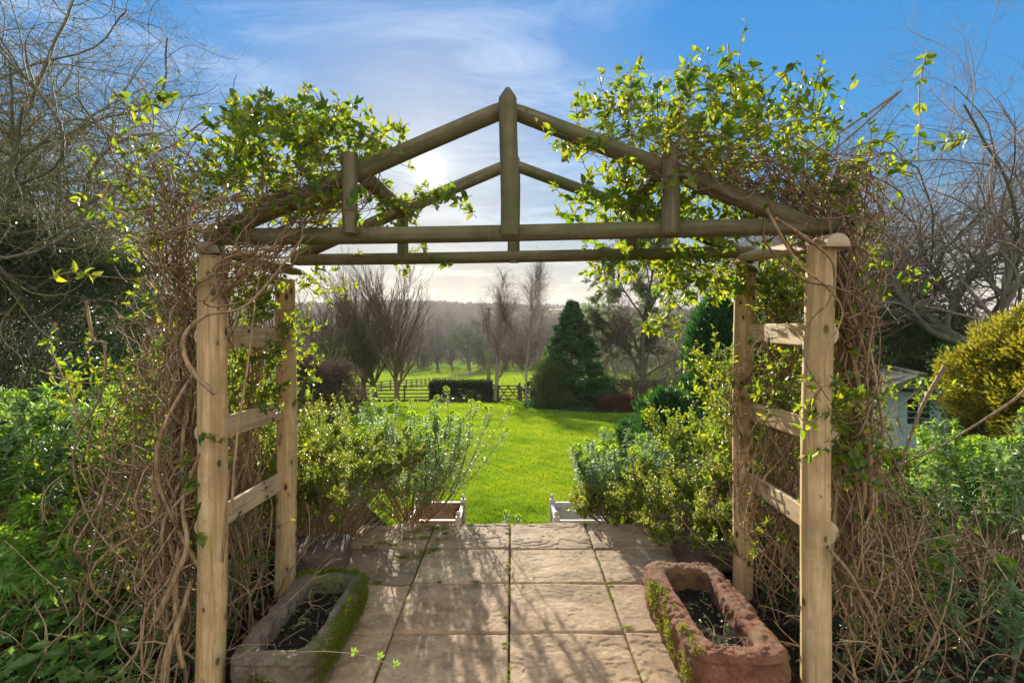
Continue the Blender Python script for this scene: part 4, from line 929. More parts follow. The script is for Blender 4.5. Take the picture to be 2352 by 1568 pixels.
# dry stalks in the right bed
rg = rng_(520); DS = thing('dead_stalks', 'pale dry upright stalks crowding the lower right bed', 'dead plant', (2.2, 2.8, 0))
n = 150; u = rg.uniform(1.5, 3.0, n); y = rg.uniform(2.15, 3.5, n); pos = np.stack([u, y, np.full(n, -.03)], -1)
S = walk(rg, pos, nrm(rg.normal(size=(n, 3)) * [.5, .4, 0] + [-.1, 0, 1]), rg.uniform(.35, 1.0, n), 12, .09, .02, .7); R = np.linspace(.0055, .0025, 12)[None] * rg.uniform(.5, 1.3, n)[:, None]
mb = MB(); tubes(mb, S, R, 5); C = kids(rg, S, R, 260, .3, 1., .7, .2, .3, 6, .7, 0, .12, rmin=.0014); tubes(mb, *C, 4); mb.build('stalks', M['vine_old'], DS)
rg = rng_(521); DS2 = thing('dead_stalks', 'brown dry stems leaning out of the lower left bed beside the tangled vine', 'dead plant', (-2.1, 2.6, 0))
n = 90; pos = np.stack([rg.uniform(-2.6, -1.4, n), rg.uniform(2.15, 3.2, n), np.full(n, -.03)], -1)
S = walk(rg, pos, nrm(rg.normal(size=(n, 3)) * [.7, .4, 0] + [-.1, 0, .8]), rg.uniform(.3, .8, n), 12, .13, .0, .7); R = np.linspace(.004, .002, 12)[None] * rg.uniform(.5, 1.4, n)[:, None]
mb = MB(); tubes(mb, S, R, 5); C = kids(rg, S, R, 200, .2, 1., .7, .2, .3, 6, .7, 0, .14, rmin=.0012); tubes(mb, *C, 4); mb.build('stalks', M['vine_old'], DS2)

# stray shoot across the trough, moss and bits on the paving
rg = rng_(530); t = thing('trailing_shoot', 'thin red-brown shoot with paired leaves trailing over the mossy trough onto the paving', 'plant shoot', P(730, 1500, 2.1))
s_ = shoot([(560, 1500, 2.05), (690, 1497, 2.02), (760, 1496, 2.0), (840, 1506, 1.98), (905, 1530, 1.96), (935, 1545, 1.95)], .0022, 30)
mb = MB(); tubes(mb, *s_, 5); mb.build('stem', M['twig'], t)
for (u, v) in ((812, 1497), (872, 1507), (908, 1525)):
    mb = MB(); p = P(u, v, 1.97); leaves(mb, np.tile(p, (4, 1)), np.array([[.5,0,1],[-.5,.2,1],[.9,0,.2],[-.3,0,-.8]]), rg.normal(size=(4, 3)) + [0, -1, .4], .022, .013); mb.build('leaf_pair', M['leaf_ground'], t)
mb = MB(); rg = rng_(531)
mp = [(P(u, v, 1.6 * F / (v - HV)), s) for u, v, s in [(985, 1212, .07), (960, 1222, .05), (1008, 1214, .05), (972, 1236, .035), (1022, 1226, .022), (1012, 1240, .025), (935, 1238, .03), (880, 1247, .04), (845, 1257, .03), (905, 1252, .025), (850, 1265, .03), (985, 1268, .05), (950, 1280, .05), (1000, 1262, .03), (868, 1274, .02), (925, 1280, .03), (1165, 1225, .012), (1166, 1300, .012), (1163, 1420, .012), (1010, 1338, .01), (1095, 1338, .01), (1441, 1442, .018), (1400, 1340, .012), (1345, 1205, .02), (1160, 1480, .012), (840, 1330, .02), (870, 1338, .015)]]
for p, s in mp:
    s = s * .75; n_ = int(20 + s * 7000); off = rg.normal(size=(n_, 2)) * s * [.9, .5] + rg.choice([-1, 0, 1], (n_, 1)) * s * [.9, .3]; pos = np.stack([p[0] + off[:, 0], np.minimum(p[1] + off[:, 1], 4.03), np.full(n_, .004)], -1)
    leaves(mb, pos, rg.normal(size=(n_, 3)) * [.7, .7, .2] + [0, 0, .5], rg.normal(size=(n_, 3)), .010 * rg.uniform(.4, 1.2, n_), .005, T_DIAM)
for xj in XJ[1:4]:
    n_ = 700; y = rg.uniform(1.8, 4.0, n_); y = y[np.abs(hn(y, y, 3.)) > .25]; n_ = len(y)
    leaves(mb, np.stack([xj + rg.normal(size=n_) * .004, y, np.full(n_, -.01)], -1), rg.normal(size=(n_, 3)) * .5 + [0, 0, 1], rg.normal(size=(n_, 3)), .014 * rg.uniform(.4, 1.2, n_), .005, T_DIAM)
tag(mb.build('moss_patches', M['moss'], loc=(-.8, 3.6, 0)), 'yellow-green moss tufts growing in the joints of the paving', 'moss', kind='stuff')
mb = MB(); n_ = 120; x = rg.uniform(-1.1, 1.1, n_); x = np.where(rg.random(n_) < .6, -np.abs(x), x); pos = np.stack([x, rg.uniform(1.9, 4.0, n_), rg.uniform(.008, .014, n_)], -1)
leaves(mb, pos, rg.normal(size=(n_, 3)) * [1, 1, .08], rg.normal(size=(n_, 3)) * [.3, .3, 0] + [0, 0, 1], rg.uniform(.006, .026, n_), rg.uniform(.005, .012, n_), T_OVAL)
W = walk(rg, np.stack([rg.uniform(-1, 1, 14), rg.uniform(2.2, 3.9, 14), np.full(14, .011)], -1), rg.normal(size=(14, 3)) * [1, 1, 0], rg.uniform(.03, .09, 14), 8, .25); W[:, :, 2] = .011; tubes(mb, W, np.full((14, 8), .0013), 4)
tag(mb.build('fallen_leaves', M['leaf_litter'], loc=(0, 3, 0)), 'small fallen leaves and twigs scattered on the paving', 'leaf litter', kind='stuff')
mb = MB(); box(mb, (0, .75, -.048), (2.5, 6.5, .03)); tag(mb.build('joint_bed', M['compost']), kind='structure')

#==PART3==
# ------------------------------------------------------------------ gate, fences, pole
zg = gz1(-.3, 34.0); GY = 34.0; gx0, gx1 = P(1141.7, 0, GY)[0], P(1193.5, 0, GY)[0]
t = thing('field_gate', 'small brown timber field gate with crossed diagonal braces at the far edge of the lawn', 'gate', ((gx0 + gx1) / 2, GY, zg))
mb = MB()
for z in (.12, .36, .58, .80, 1.02): box(mb, ((gx0 + gx1) / 2, GY, zg + z), (gx1 - gx0 - .16, .04, .075 if z != 1.02 else .09), bev=.006)
for x in (gx0 + .11, gx1 - .11): box(mb, (x, GY - .005, zg + .57), (.075, .05, 1.02), bev=.006)
mb.build('bars', M['gate'], t); mb = MB(); xm = (gx0 + gx1) / 2
def strut(mb, a, b, w=.07, dpt=.03):
    a, b = np.array(a, float), np.array(b, float); L = np.linalg.norm(b - a); th = math.atan2(b[2] - a[2], b[0] - a[0])
    R_ = np.array([[math.cos(th), 0, -math.sin(th)], [0, 1, 0], [math.sin(th), 0, math.cos(th)]]); box(mb, (a + b) / 2, (L, dpt, w), rot=R_)
for a, b in (((gx0 + .14, .12), (gx0 + .80, 1.0)), ((gx0 + .14, 1.0), (xm, .12)), ((xm, .12), (gx1 - .14, 1.0)), ((gx1 - .80, 1.0), (gx1 - .14, .12))):
    strut(mb, (a[0], GY - .04, zg + a[1]), (b[0], GY - .04, zg + b[1]))
mb.build('brace', M['gate'], t)
for x in (gx0, gx1):
    mb = MB(); box(mb, (x, GY, zg + .58), (.16, .16, 1.22), bev=.01)
    V_ = np.array([[-.08,-.08,0],[.08,-.08,0],[.08,.08,0],[-.08,.08,0],[0,0,.08]]) + [x, GY, zg + 1.19]; mb.add(V_, np.array([[0,1,4],[1,2,4],[2,3,4],[3,0,4]]), smooth=False)
    mb.build('gate_post', M['gate'], t)

def rail_fence(label, pts, ph=1.1, rails=(.25, .5, .75, 1.0), gap=1.8, mat='fence', pw=.11, rw=.09):
    pts = np.array(pts, float); seg = np.linalg.norm(np.diff(pts, axis=0), axis=1); L = seg.sum(); n = max(2, int(round(L / gap)) + 1)
    s = np.linspace(0, L, n); cs = np.concatenate([[0], np.cumsum(seg)]); x = np.interp(s, cs, pts[:, 0]); y = np.interp(s, cs, pts[:, 1]); z = gz(x, y)
    t = thing('rail_fence', label, 'fence', (x[0], y[0], z[0]))
    for i in range(n):
        mb = MB(); box(mb, (x[i], y[i], z[i] + ph / 2 - .05), (pw, pw, ph + .1), bev=.01, rz=.1); mb.build('fence_post', M[mat], t)
    for h_ in rails:
        mb = MB()
        for i in range(n - 1):
            a = np.array([x[i], y[i], z[i] + h_]); b = np.array([x[i + 1], y[i + 1], z[i + 1] + h_]); th = math.atan2(b[1] - a[1], b[0] - a[0])
            d = b - a; Lk = np.linalg.norm(d); X_ = d / Lk; Y_ = np.cross([0, 0, 1], X_); Y_ /= np.linalg.norm(Y_); Z_ = np.cross(X_, Y_)
            box(mb, (a + b) / 2, (Lk, .04, rw), rot=np.stack([X_, Y_, Z_], 1))
        mb.build('rail', M[mat], t)
    return t
rail_fence('dark post-and-rail fence below the bare hornbeams, left of the clipped hedge', [(-22, 34.4), (-5.3, 34.4)], 1.1, (.22, .47, .72, .98), 2.0)
rail_fence('short stub of rails between the clipped hedge and the gate', [(-1.45, 34.15), (gx0 - .1, 34.05)], 1.0, (.22, .47, .72, .95), .5)
rail_fence('short run of rails just right of the gate, ending behind the glossy red-tipped bush', [(gx1 + .1, 34.05), (2.4, 34.3)], 1.0, (.22, .47, .72, .95), 1.6)
rail_fence('long post-and-rail fence running away diagonally across the green field', [(-20.5, 44), (-15.0, 50), (-13.2, 62), (-11.9, 85), (-10.3, 115), (-8.9, 158)], 1.15, (.4, .75, 1.08), 2.6, pw=.16, rw=.1)
rail_fence('faint field fence under the far row of trees', [(-30, 150), (-9.5, 158)], 1.1, (.55, 1.0), 3.5, pw=.16, rw=.08)
# telegraph pole
px = P(1122, 0, 45)[0]; zp = gz1(px, 45.)
t = thing('telegraph_pole', 'slim greenish wooden telegraph pole rising behind the birch beside the gate', 'pole', (px, 45, zp))
mb = MB(); ztop = 1.6 - (708 - HV) * 45 / F; tubes(mb, np.linspace([px, 45, zp - .2], [px + .04, 45, ztop], 10)[None], np.linspace(.19, .13, 10)[None], 12); mb.build('shaft', M['pole'], t)
mb = MB(); box(mb, (px, 44.93, ztop - .05), (.5, .1, .1), bev=.01); box(mb, (px - .45, 44.9, ztop - 1.6), (.08, .1, 1.2), bev=.01); mb.build('bracket', M['metal'], t)
mb = MB(); a = np.array([px + .1, 45, ztop - .5]); b = P(1320, 760, 60); s = np.linspace(0, 1, 16)[:, None]; w_ = a * (1 - s) + b * s; w_[:, 2] -= 1.2 * np.sin(s[:, 0] * math.pi)
tubes(mb, w_[None], np.full((1, 16), .02), 4); mb.build('cable', M['metal'], t)

# ------------------------------------------------------------------ hedge, conifers and bushes around the lawn
hx0, hx1 = P(990, 0, 34)[0], P(1130, 0, 34)[0]; hz = gz1(-3.5, 33.6)
bush('clipped_hedge', 'low clipped dark green and bronze hedge immediately left of the gate', 'hedge', ((hx0 + hx1) / 2 + .0, 33.9, hz + .58), (2.02, .55, .58), 600, 'leaf_holly', 1100, 40, .10, .07, cr=.19, outd=.1, shape='box', base=((hx0 + hx1) / 2, 33.9, hz), nst=40, rst=.012, lump_r=.1)
bush('shrub', 'small pale green bush in front of the clipped hedge', 'shrub', (P(1086, 0, 33)[0], 33.0, gz1(-2.5, 33.) + .32), (.42, .35, .38), 601, 'leaf_photinia', 60, 30, .07, .04, cr=.12, nst=8)
cx_ = 3.1; cz = gz1(cx_, 26.5)
bush('conifer', 'dark green cone-shaped conifer on the right of the lawn', 'tree', (cx_ + .1, 26.6, cz + 2.8), (2.05, 2.0, 2.8), 602, 'leaf_conifer', 760, 58, .20, .05, T=T_DROOP, cr=.27, shape='cone', base=(cx_, 26.6, cz), nst=110, rst=.03, flat=.45, outd=1.0, uprt=-.15)
bush('conifer', 'low spreading skirt conifer at the foot of the cone-shaped one', 'tree', (4.3, 26.2, cz + .6), (1.4, 1.2, .75), 603, 'leaf_conifer', 380, 36, .17, .045, T=T_DROOP, cr=.28, nst=30, rst=.02, flat=.5, outd=1.0)
bush('shrub', 'glossy evergreen bush with red tips standing left of the cone-shaped conifer', 'shrub', (P(1262, 0, 27)[0] + .05, 25.6, gz1(1.9, 26.4) + 1.2), (1.0, 1.0, 1.4), 604, 'leaf_photinia', 300, 40, .11, .06, lump_r=.6, inner=.15, cr=.27, nst=40, rst=.02)
bush('shrub', 'low evergreen skirt bush between the gate and the conifer', 'shrub', (2.2, 25.2, gz1(2.2, 25.2) + .5), (.9, .7, .45), 605, 'leaf_photinia', 240, 36, .09, .045, cr=.2, nst=20, rst=.015)
bush('shrub', 'small clipped green bush at the foot of the right-hand birch', 'shrub', (P(1222, 0, 33.6)[0], 33.6, gz1(1.3, 33.6) + .6), (.55, .5, .68), 606, 'leaf_holly', 130, 34, .09, .05, cr=.16, nst=12)
bush('shrub', 'low rusty red shrub at the right end of the conifer bed', 'shrub', (P(1425, 0, 24)[0], 24.0, gz1(5.2, 24) + .3), (1.0, .8, .42), 607, 'leaf_red', 260, 40, .08, .02, T=T_BLADE, cr=.2, nst=60, rst=.008, uprt=.8)
bush('hedge', 'dark hedge running behind the rusty red shrub on the right', 'hedge', (9.0, 31.5, gz1(9, 31.5) + .75), (3.8, .6, .85), 608, 'leaf_holly', 420, 34, .13, .07, cr=.28, shape='box', nst=30, lump_r=.2)
# dark column cypress + yew
bush('cypress', 'dark green columnar cypress just left of the right rear post', 'tree', (P(1668, 0, 11)[0], 11.0, .35), (.85, .85, 2.15), 610, 'leaf_yew', 620, 60, .10, .03, T=T_BLADE, cr=.17, shape='ell', inner=.5, base=(4.7, 11, -1.3), nst=30, uprt=1.2, lump_r=.35, stems='bark')
bush('yew', 'spiky dark yew bush in front of the columnar cypress', 'shrub', (P(1545, 0, 7.6)[0], 7.6, .0), (.55, .5, .8), 611, 'leaf_yew', 190, 90, .08, .022, T=T_BLADE, cr=.15, base=(2.45, 7.6, -.75), nst=60, uprt=1.6, lump_r=.9, inner=.1, stems='bark')
bush('yew', 'low dark evergreen mound left of the spiky yew', 'shrub', (P(1480, 0, 8.6)[0], 8.6, -.6), (.5, .5, .45), 612, 'leaf_yew', 200, 50, .07, .02, T=T_BLADE, cr=.12, nst=20, uprt=.6)
bush('golden_conifer', 'bushy golden-yellow conifer beside the white shed', 'tree', (P(2385, 0, 8.6)[0], 8.6, .05), (1.12, 1.1, 1.55), 613, 'leaf_gold', 430, 130, .08, .028, T=T_BLADE, cr=.19, base=(8.4, 8.6, -1.7), nst=50, uprt=.5, lump_r=.45, inner=.55)
bush('golden_conifer', 'second golden conifer, greener and cut by the right picture edge', 'tree', (P(2480, 0, 8.0)[0], 8.0, .35), (1.0, 1.0, 1.5), 614, 'leaf_gold', 340, 120, .08, .028, T=T_BLADE, cr=.19, base=(9.3, 8.4, -1.7), nst=40, uprt=.5, lump_r=.4, inner=.55)
# left evergreens
bush('holly', 'large dark glossy holly filling the left edge behind the euphorbias', 'tree', (P(40, 0, 12)[0], 12.0, 1.0), (3.4, 2.2, 2.7), 620, 'leaf_holly', 1300, 50, .085, .05, cr=.32, base=(-11.5, 12, -1.3), nst=60, rst=.03, lump_r=.3, inner=.6, stems='bark')
bush('holly', 'rounded glossy evergreen sparkling in the sun beside the large holly', 'shrub', (P(235, 0, 10)[0], 10.0, -.3), (1.3, 1.1, 1.1), 621, 'leaf_holly', 520, 50, .05, .03, cr=.2, nst=40, rst=.015, inner=.6)
bush('laurel', 'low evergreen shrub with sparkling leaves between holly and vine', 'shrub', (P(300, 0, 7.4)[0], 7.4, -.35), (1.1, .8, .7), 622, 'leaf_photinia', 420, 46, .04, .025, cr=.15, nst=30, rst=.01)
bush('brown_shrub', 'dense brown leafless-looking shrub left of the bare hornbeams', 'shrub', (P(765, 0, 15)[0], 15.0, -.55), (.95, .9, 1.15), 623, 'leaf_brown', 420, 56, .05, .022, cr=.18, nst=60, rst=.012, uprt=.5, lump_r=.35)
bush('brown_shrub', 'dark brown bushy shrub immediately right of the left rear post', 'shrub', (P(700, 0, 14)[0], 14.0, -.4), (.9, .8, 1.2), 624, 'leaf_brown', 380, 56, .05, .022, cr=.18, nst=50, rst=.012, uprt=.5)
ground_leaves('border_plants', 'low pale border plants under the fence and hedge at the far lawn edge', -12, -1.2, 32.2, 33.4, 700, .08, 630, mat='leaf_ivy', T=T_OVAL, hh=.15)
ground_leaves('bed_plants', 'low dull green plants on the soil under the conifer', 1.8, 8, 21.5, 24.5, 900, .1, 631, mat='leaf_ivy', T=T_OVAL, hh=.14, cond=lambda x, y: bedmask(x, y) > .5)

# ------------------------------------------------------------------ bare trees near the fence
HB = 'bare upright hornbeams by the fence'
vase = lambda m1, m2, m3, h: [dict(M=m1, t0=.12, t1=.85, ang=.75, length=h * .60, lr=.42, n=12, rr=.45, up=.17, wig=.04, corr=.6, sides=5),
      dict(M=m2, t0=.1, t1=1., ang=.34, length=h * .24, lr=.3, n=8, rr=.5, up=.10, wig=.06, rmin=.012, sides=4, trunk=False),
      dict(M=m3, t0=.1, t1=1., ang=.34, length=h * .11, lr=.3, n=6, rr=.6, up=.10, wig=.07, rmin=.006, sides=3)]
for i, (u, D, hh, lb) in enumerate([(912, 31.5, 8.6, 'bare vase-shaped hornbeam with the clearest trunk, right of its twin'), (863, 33, 8.6, 'bare vase-shaped hornbeam in the middle of the row'),
        (836, 35.2, 8.0, 'bare vase-shaped hornbeam at the back left of the row'), (770, 30, 7.2, 'thin bare hornbeam rising behind the brown shrub')]):
    x = P(u, 0, D)[0]; bare('bare_tree', lb, 'tree', x, D, 700 + i, hh * .78, .17, vase(40, 400, 1700, hh), mat='bark_brown', tmat='bark_brown', group=HB)
BB = 'silver birches beside the gate'
bir = lambda m1, m2, m3, h: [dict(M=m1, t0=.15, t1=.75, ang=.42, length=h * .42, lr=.35, n=12, rr=.42, up=.08, wig=.07, sides=5),
      dict(M=m2, t0=.2, t1=1., ang=.5, length=h * .17, lr=.3, n=8, rr=.4, up=.04, wig=.09, rmin=.007, sides=3, trunk=False),
      dict(M=m3, t0=.1, t1=1., ang=.6, length=h * .10, lr=.3, n=6, rr=.6, up=-.04, wig=.12, rmin=.005, sides=3)]
bare('birch_tree', 'forked pale birch trunk between the hedge and the gate', 'tree', P(1134, 0, 33.7)[0], 33.7, 720, 7.6, .085, bir(12, 420, 2200, 8.2), mat='birch', tmat='birch_twig', group=BB, wig0=.03, lean=(-.03, 0), stems=2, spread0=.12)
bare('birch_tree', 'tall pale birch just right of the gate', 'tree', P(1208, 0, 33.2)[0], 33.2, 721, 9.0, .085, bir(13, 460, 2400, 8.8), mat='birch', tmat='birch_twig', group=BB, wig0=.03, lean=(-.02, 0))
bare('birch_tree', 'slim white-stemmed birch behind the rusty red shrub', 'tree', P(1416, 0, 27)[0], 27., 722, 7.0, .07, bir(10, 300, 1400, 6.5), mat='birch', tmat='birch_twig', group=BB, wig0=.03)
# grey-green evergreen tree
t, lv = bare('evergreen_tree', 'tall airy grey-green evergreen tree behind the right end of the arch beams', 'tree', P(1475, 0, 27.5)[0], 27.5, 730, 10.8, .2,
    [dict(M=16, t0=.12, t1=.95, ang=.75, length=5.0, lr=.4, n=10, rr=.55, up=.05, wig=.12, sides=5), dict(M=190, t0=.2, t1=1., ang=.7, length=2.0, lr=.3, n=8, rr=.5, up=.0, wig=.12, rmin=.014, trunk=False, sides=4),
     dict(M=1300, t0=.2, t1=1., ang=.7, length=.9, lr=.2, n=6, rr=.5, up=-.15, wig=.12, rmin=.006, sides=3)], mat='bark_brown', tmat='bark_brown', leafy=dict(per=50, L=.18, W=.05, mat='leaf_euc', T=T_DIAM, droop=.6, t0=.1))
BR = 'bare trees behind the conifer'
oak = lambda m1, m2, m3, m4, h, ang=.8, wg=.13: [dict(M=m1, t0=.2, t1=1., ang=ang, length=h * .55, lr=.3, n=14, rr=.6, up=.03, wig=wg, sides=7), dict(M=m2, t0=.15, t1=1., ang=.75, length=h * .28, lr=.3, n=10, rr=.55, up=.02, wig=wg * 1.1, rmin=.012, trunk=False, sides=5),
      dict(M=m3, t0=.1, t1=1., ang=.75, length=h * .13, lr=.3, n=8, rr=.55, up=.02, wig=wg * 1.3, rmin=.006, sides=3), dict(M=m4, t0=.1, t1=1., ang=.7, length=h * .055, lr=.2, n=5, rr=.6, up=.02, wig=.15, rmin=.0048, sides=3)]
for i, (u, D, hh, lb) in enumerate([(1560, 34, 8.5, 'bare brown tree behind the grey-green evergreen'), (1385, 38, 7.5, 'bare brown tree just behind the cone-shaped conifer'), (1630, 26, 6.5, 'twiggy bare tree between the evergreen and the columnar cypress'), (700, 36, 8.0, 'bare brown tree behind the left rear post'), (1300, 46, 6.5, 'small bare tree beyond the gate on the right')]):
    x = P(u, 0, D)[0]; bare('bare_tree', lb, 'tree', x, D, 740 + i, hh * .6, .15, oak(14, 110, 520, 1100, hh), mat='bark_brown', tmat='oak_twig', group=BR)
# bare shrubs (brownish) filling behind the lawn on the right
for i, (u, D, w, h_, lb) in enumerate([(1455, 25.5, 1.6, 2.6, 'brown twiggy bare shrub right of the cone-shaped conifer'), (1540, 23, 1.8, 2.6, 'brown twiggy bare shrub behind the dark yew'), (1600, 17, 1.3, 2.3, 'brown twiggy bare shrub in front of the columnar cypress')]):
    x = P(u, 0, D)[0]; bare('bare_shrub', lb, 'shrub', x, D, 760 + i, h_, .03, [dict(M=160, t0=.1, t1=1., ang=.5, length=h_ * .55, lr=.3, n=8, rr=.7, up=.08, wig=.1, rmin=.008, sides=4), dict(M=1100, t0=.1, t1=1., ang=.6, length=h_ * .22, lr=.3, n=6, rr=.6, up=.05, wig=.12, rmin=.004, sides=3)], mat='bark_brown', tmat='oak_twig', stems=26, spread0=.45, group='twiggy bare shrubs right of the lawn')

# ------------------------------------------------------------------ big trees at the sides
WL = 'contorted willows on the left'
wil = lambda m1, m2, m3, m4, h: [dict(M=m1, t0=.25, t1=1., ang=.8, length=h * .5, lr=.25, n=18, rr=.6, up=.05, wig=.22, corr=.75, sides=6), dict(M=m2, t0=.1, t1=1., ang=.8, length=h * .26, lr=.3, n=14, rr=.5, up=.0, wig=.30, corr=.7, rmin=.010, trunk=False, sides=4),
      dict(M=m3, t0=.05, t1=1., ang=.8, length=h * .13, lr=.2, n=11, rr=.5, up=-.01, wig=.34, corr=.7, rmin=.005, sides=3), dict(M=m4, t0=.05, t1=1., ang=.8, length=h * .055, lr=.2, n=7, rr=.6, up=-.02, wig=.34, corr=.6, rmin=.003, sides=3)]
for i, (u, D, hh, lx, lb, m4) in enumerate([(205, 16, 18.5, -.03, 'large contorted willow whose curly twigs reach toward the left end of the arch', 4200), (20, 15, 18.5, -.02, 'tall contorted willow at the top left edge', 4200), (350, 21, 16.0, .08, 'smaller contorted willow seen just above the tangled vine', 2600), (-120, 13, 14, .05, 'contorted willow leaning in from beyond the left edge', 2600)]):
    x = P(u, 0, D)[0]; bare('contorted_willow', lb, 'tree', x, D, 800 + i, hh * .62, .24, wil(22, 260, 2000, int(m4 * 1.5), hh), mat='bark', tmat='willow', group=WL, lean=(lx, 0), wig0=.14)
OR = 'big bare oaks on the right'
for i, (u, D, hh, lx, lb) in enumerate([(2430, 17, 18.5, -.14, 'largest bare oak, its thick limbs reaching in from the right edge'), (2230, 21, 19, -.05, 'bare oak rising behind the golden conifer'), (2060, 25, 16.0, .0, 'bare oak rising right behind the white shed'), (1920, 31, 15., .0, 'farther bare oak seen just beyond the right front post')]):
    x = P(u, 0, D)[0]; z_ = -2.6; bare('oak_tree', lb, 'tree', x, D, 820 + i, hh * .6, .34 if i == 0 else .26, oak(20, 300, 2100, 7500, hh, wg=.15), mat='bark', tmat='oak_twig', group=OR, lean=(lx, 0), wig0=.12, z=z_)
bush('ivy_thicket', 'dark ivy-covered thicket behind and above the white shed', 'thicket', (P(2060, 0, 22)[0], 22.5, -.3), (4.2, 1.8, 2.6), 640, 'leaf_ivy', 800, 40, .12, .09, cr=.5, nst=90, rst=.04, lump_r=.5, inner=.3, stems='bark')
bush('ivy_thicket', 'ivy-clad dark undergrowth seen between the right posts of the arch', 'thicket', (P(1790, 0, 16)[0], 16., -.3), (2.0, 1.2, 2.0), 641, 'leaf_ivy', 420, 40, .09, .07, cr=.32, nst=40, rst=.03, lump_r=.4, inner=.4)
bush('ivy_thicket', 'evergreen undergrowth beneath the golden conifers at the right edge', 'thicket', (P(2420, 0, 13)[0], 13., -.6), (3., 1.4, 1.8), 642, 'leaf_ivy', 420, 40, .09, .07, cr=.32, nst=40, rst=.03)

# ------------------------------------------------------------------ shed
sx, sy, sz = P(2098, 0, 17)[0], 17.0, -2.75
shed = thing('garden_shed', 'small white-painted garden shed with a half-glazed pale blue door under the bare oaks', 'shed', (sx, sy, sz))
ang = -.35; ca, sa = math.cos(ang), math.sin(ang); RZ = np.array([[ca, -sa, 0], [sa, ca, 0], [0, 0, 1]])
def S_(x, y, z): return np.array([sx, sy, sz]) + RZ @ np.array([x, y, z])
def sbox(mb, c, size, bev=0.): box(mb, S_(*c), size, rot=RZ, bev=bev)
W2, Dp, HW, HA = 1.0, 2.2, 2.15, 2.60
mb = MB()
nb = 17
for i in range(nb):
    z = (i + .5) * HW / nb; sbox(mb, (-W2 + .29, 0, z), (.58 , .05, HW / nb - .008), .006); sbox(mb, (W2 - .17, 0, z), (.34, .05, HW / nb - .008), .006)
    sbox(mb, (-W2, Dp / 2 + .03, z), (.05, Dp, HW / nb - .008), .006); sbox(mb, (W2, Dp / 2 + .03, z), (.05, Dp, HW / nb - .008), .006); sbox(mb, (0, Dp + .06, z), (2 * W2, .05, HW / nb - .008), .006)
for i in range(4):
    z = HW + (i + .5) * .11; w = 2 * W2 * (1 - (z - HW + .03) / (HA - HW)); sbox(mb, (0, 0, z), (max(.1, w), .05, .104), .005)
for x in (-W2 - .03,):
    for i in range(nb): sbox(mb, (x, .0, (i + .5) * HW / nb), (.10, .10, HW / nb * .55), .004)
mb.build('wall', M['shed'], shed)
mb = MB()
for s in (-1, 1):
    a = S_(0, 0, HA + .03); e = S_(s * (W2 + .30), 0, HW - .12); d = e - a; L_ = np.linalg.norm(d); X_ = d / L_; Y_ = RZ @ np.array([0, 1., 0]); Z_ = np.cross(X_, Y_); 
    if Z_[2] < 0: Y_ = -Y_; Z_ = -Z_
    c = (a + e) / 2 + RZ @ np.array([0, .85, 0]) + Z_ * .04; box(mb, c, (L_ + .06, Dp + 1.0, .06), rot=np.stack([X_, Y_, Z_], 1), bev=.01)
sbox(mb, (0, .85, HA + .12), (.22, Dp + 1.06, .09), .03)
mb.build('roof', M['roof'], shed)
mb = MB()
for s in (-1, 1):
    a = S_(0, -.42, HA + .0); e = S_(s * (W2 + .32), -.42, HW - .15); d = e - a; L_ = np.linalg.norm(d); X_ = d / L_; Y_ = RZ @ np.array([0, 1., 0]); Z_ = np.cross(X_, Y_)
    if Z_[2] < 0: Y_ = -Y_; Z_ = -Z_
    box(mb, (a + e) / 2 - Z_ * .03, (L_, .03, .13), rot=np.stack([X_, Y_, Z_], 1))
sbox(mb, (0, -.45, HA - .12), (.09, .02, .26)); mb.build('bargeboard', M['shed'], shed)
door = None
dx = .13
mb = MB()
for x in (dx - .50, dx + .50): sbox(mb, (x, -.035, .98), (.10, .05, 1.96), .005)
sbox(mb, (dx, -.035, 1.99), (1.10, .05, .10), .005); mb.build('door_frame', M['shed_blue'], shed)
mb = MB()
for i in range(9): sbox(mb, (dx - .40 + i * .1, -.02, .45), (.097, .03, .86), .004)
sbox(mb, (dx, -.025, .90), (.90, .04, .12), .004); sbox(mb, (dx, -.025, 1.87), (.90, .04, .12), .004)
for x in (dx - .38, dx + .38): sbox(mb, (x, -.025, 1.38), (.13, .04, .86), .004)
door = mb.build('door', M['shed_blue'], shed)
mb = MB(); sbox(mb, (dx, -.02, 1.38), (.63, .012, .84)); mb.build('window_pane', M['glass'], door)
mb = MB(); sbox(mb, (dx, -.032, 1.38), (.03, .02, .84))
for z in (1.17, 1.38, 1.59): sbox(mb, (dx, -.033, z), (.63, .018, .022))
mb.build('glazing_bar', M['shed_blue'], door)

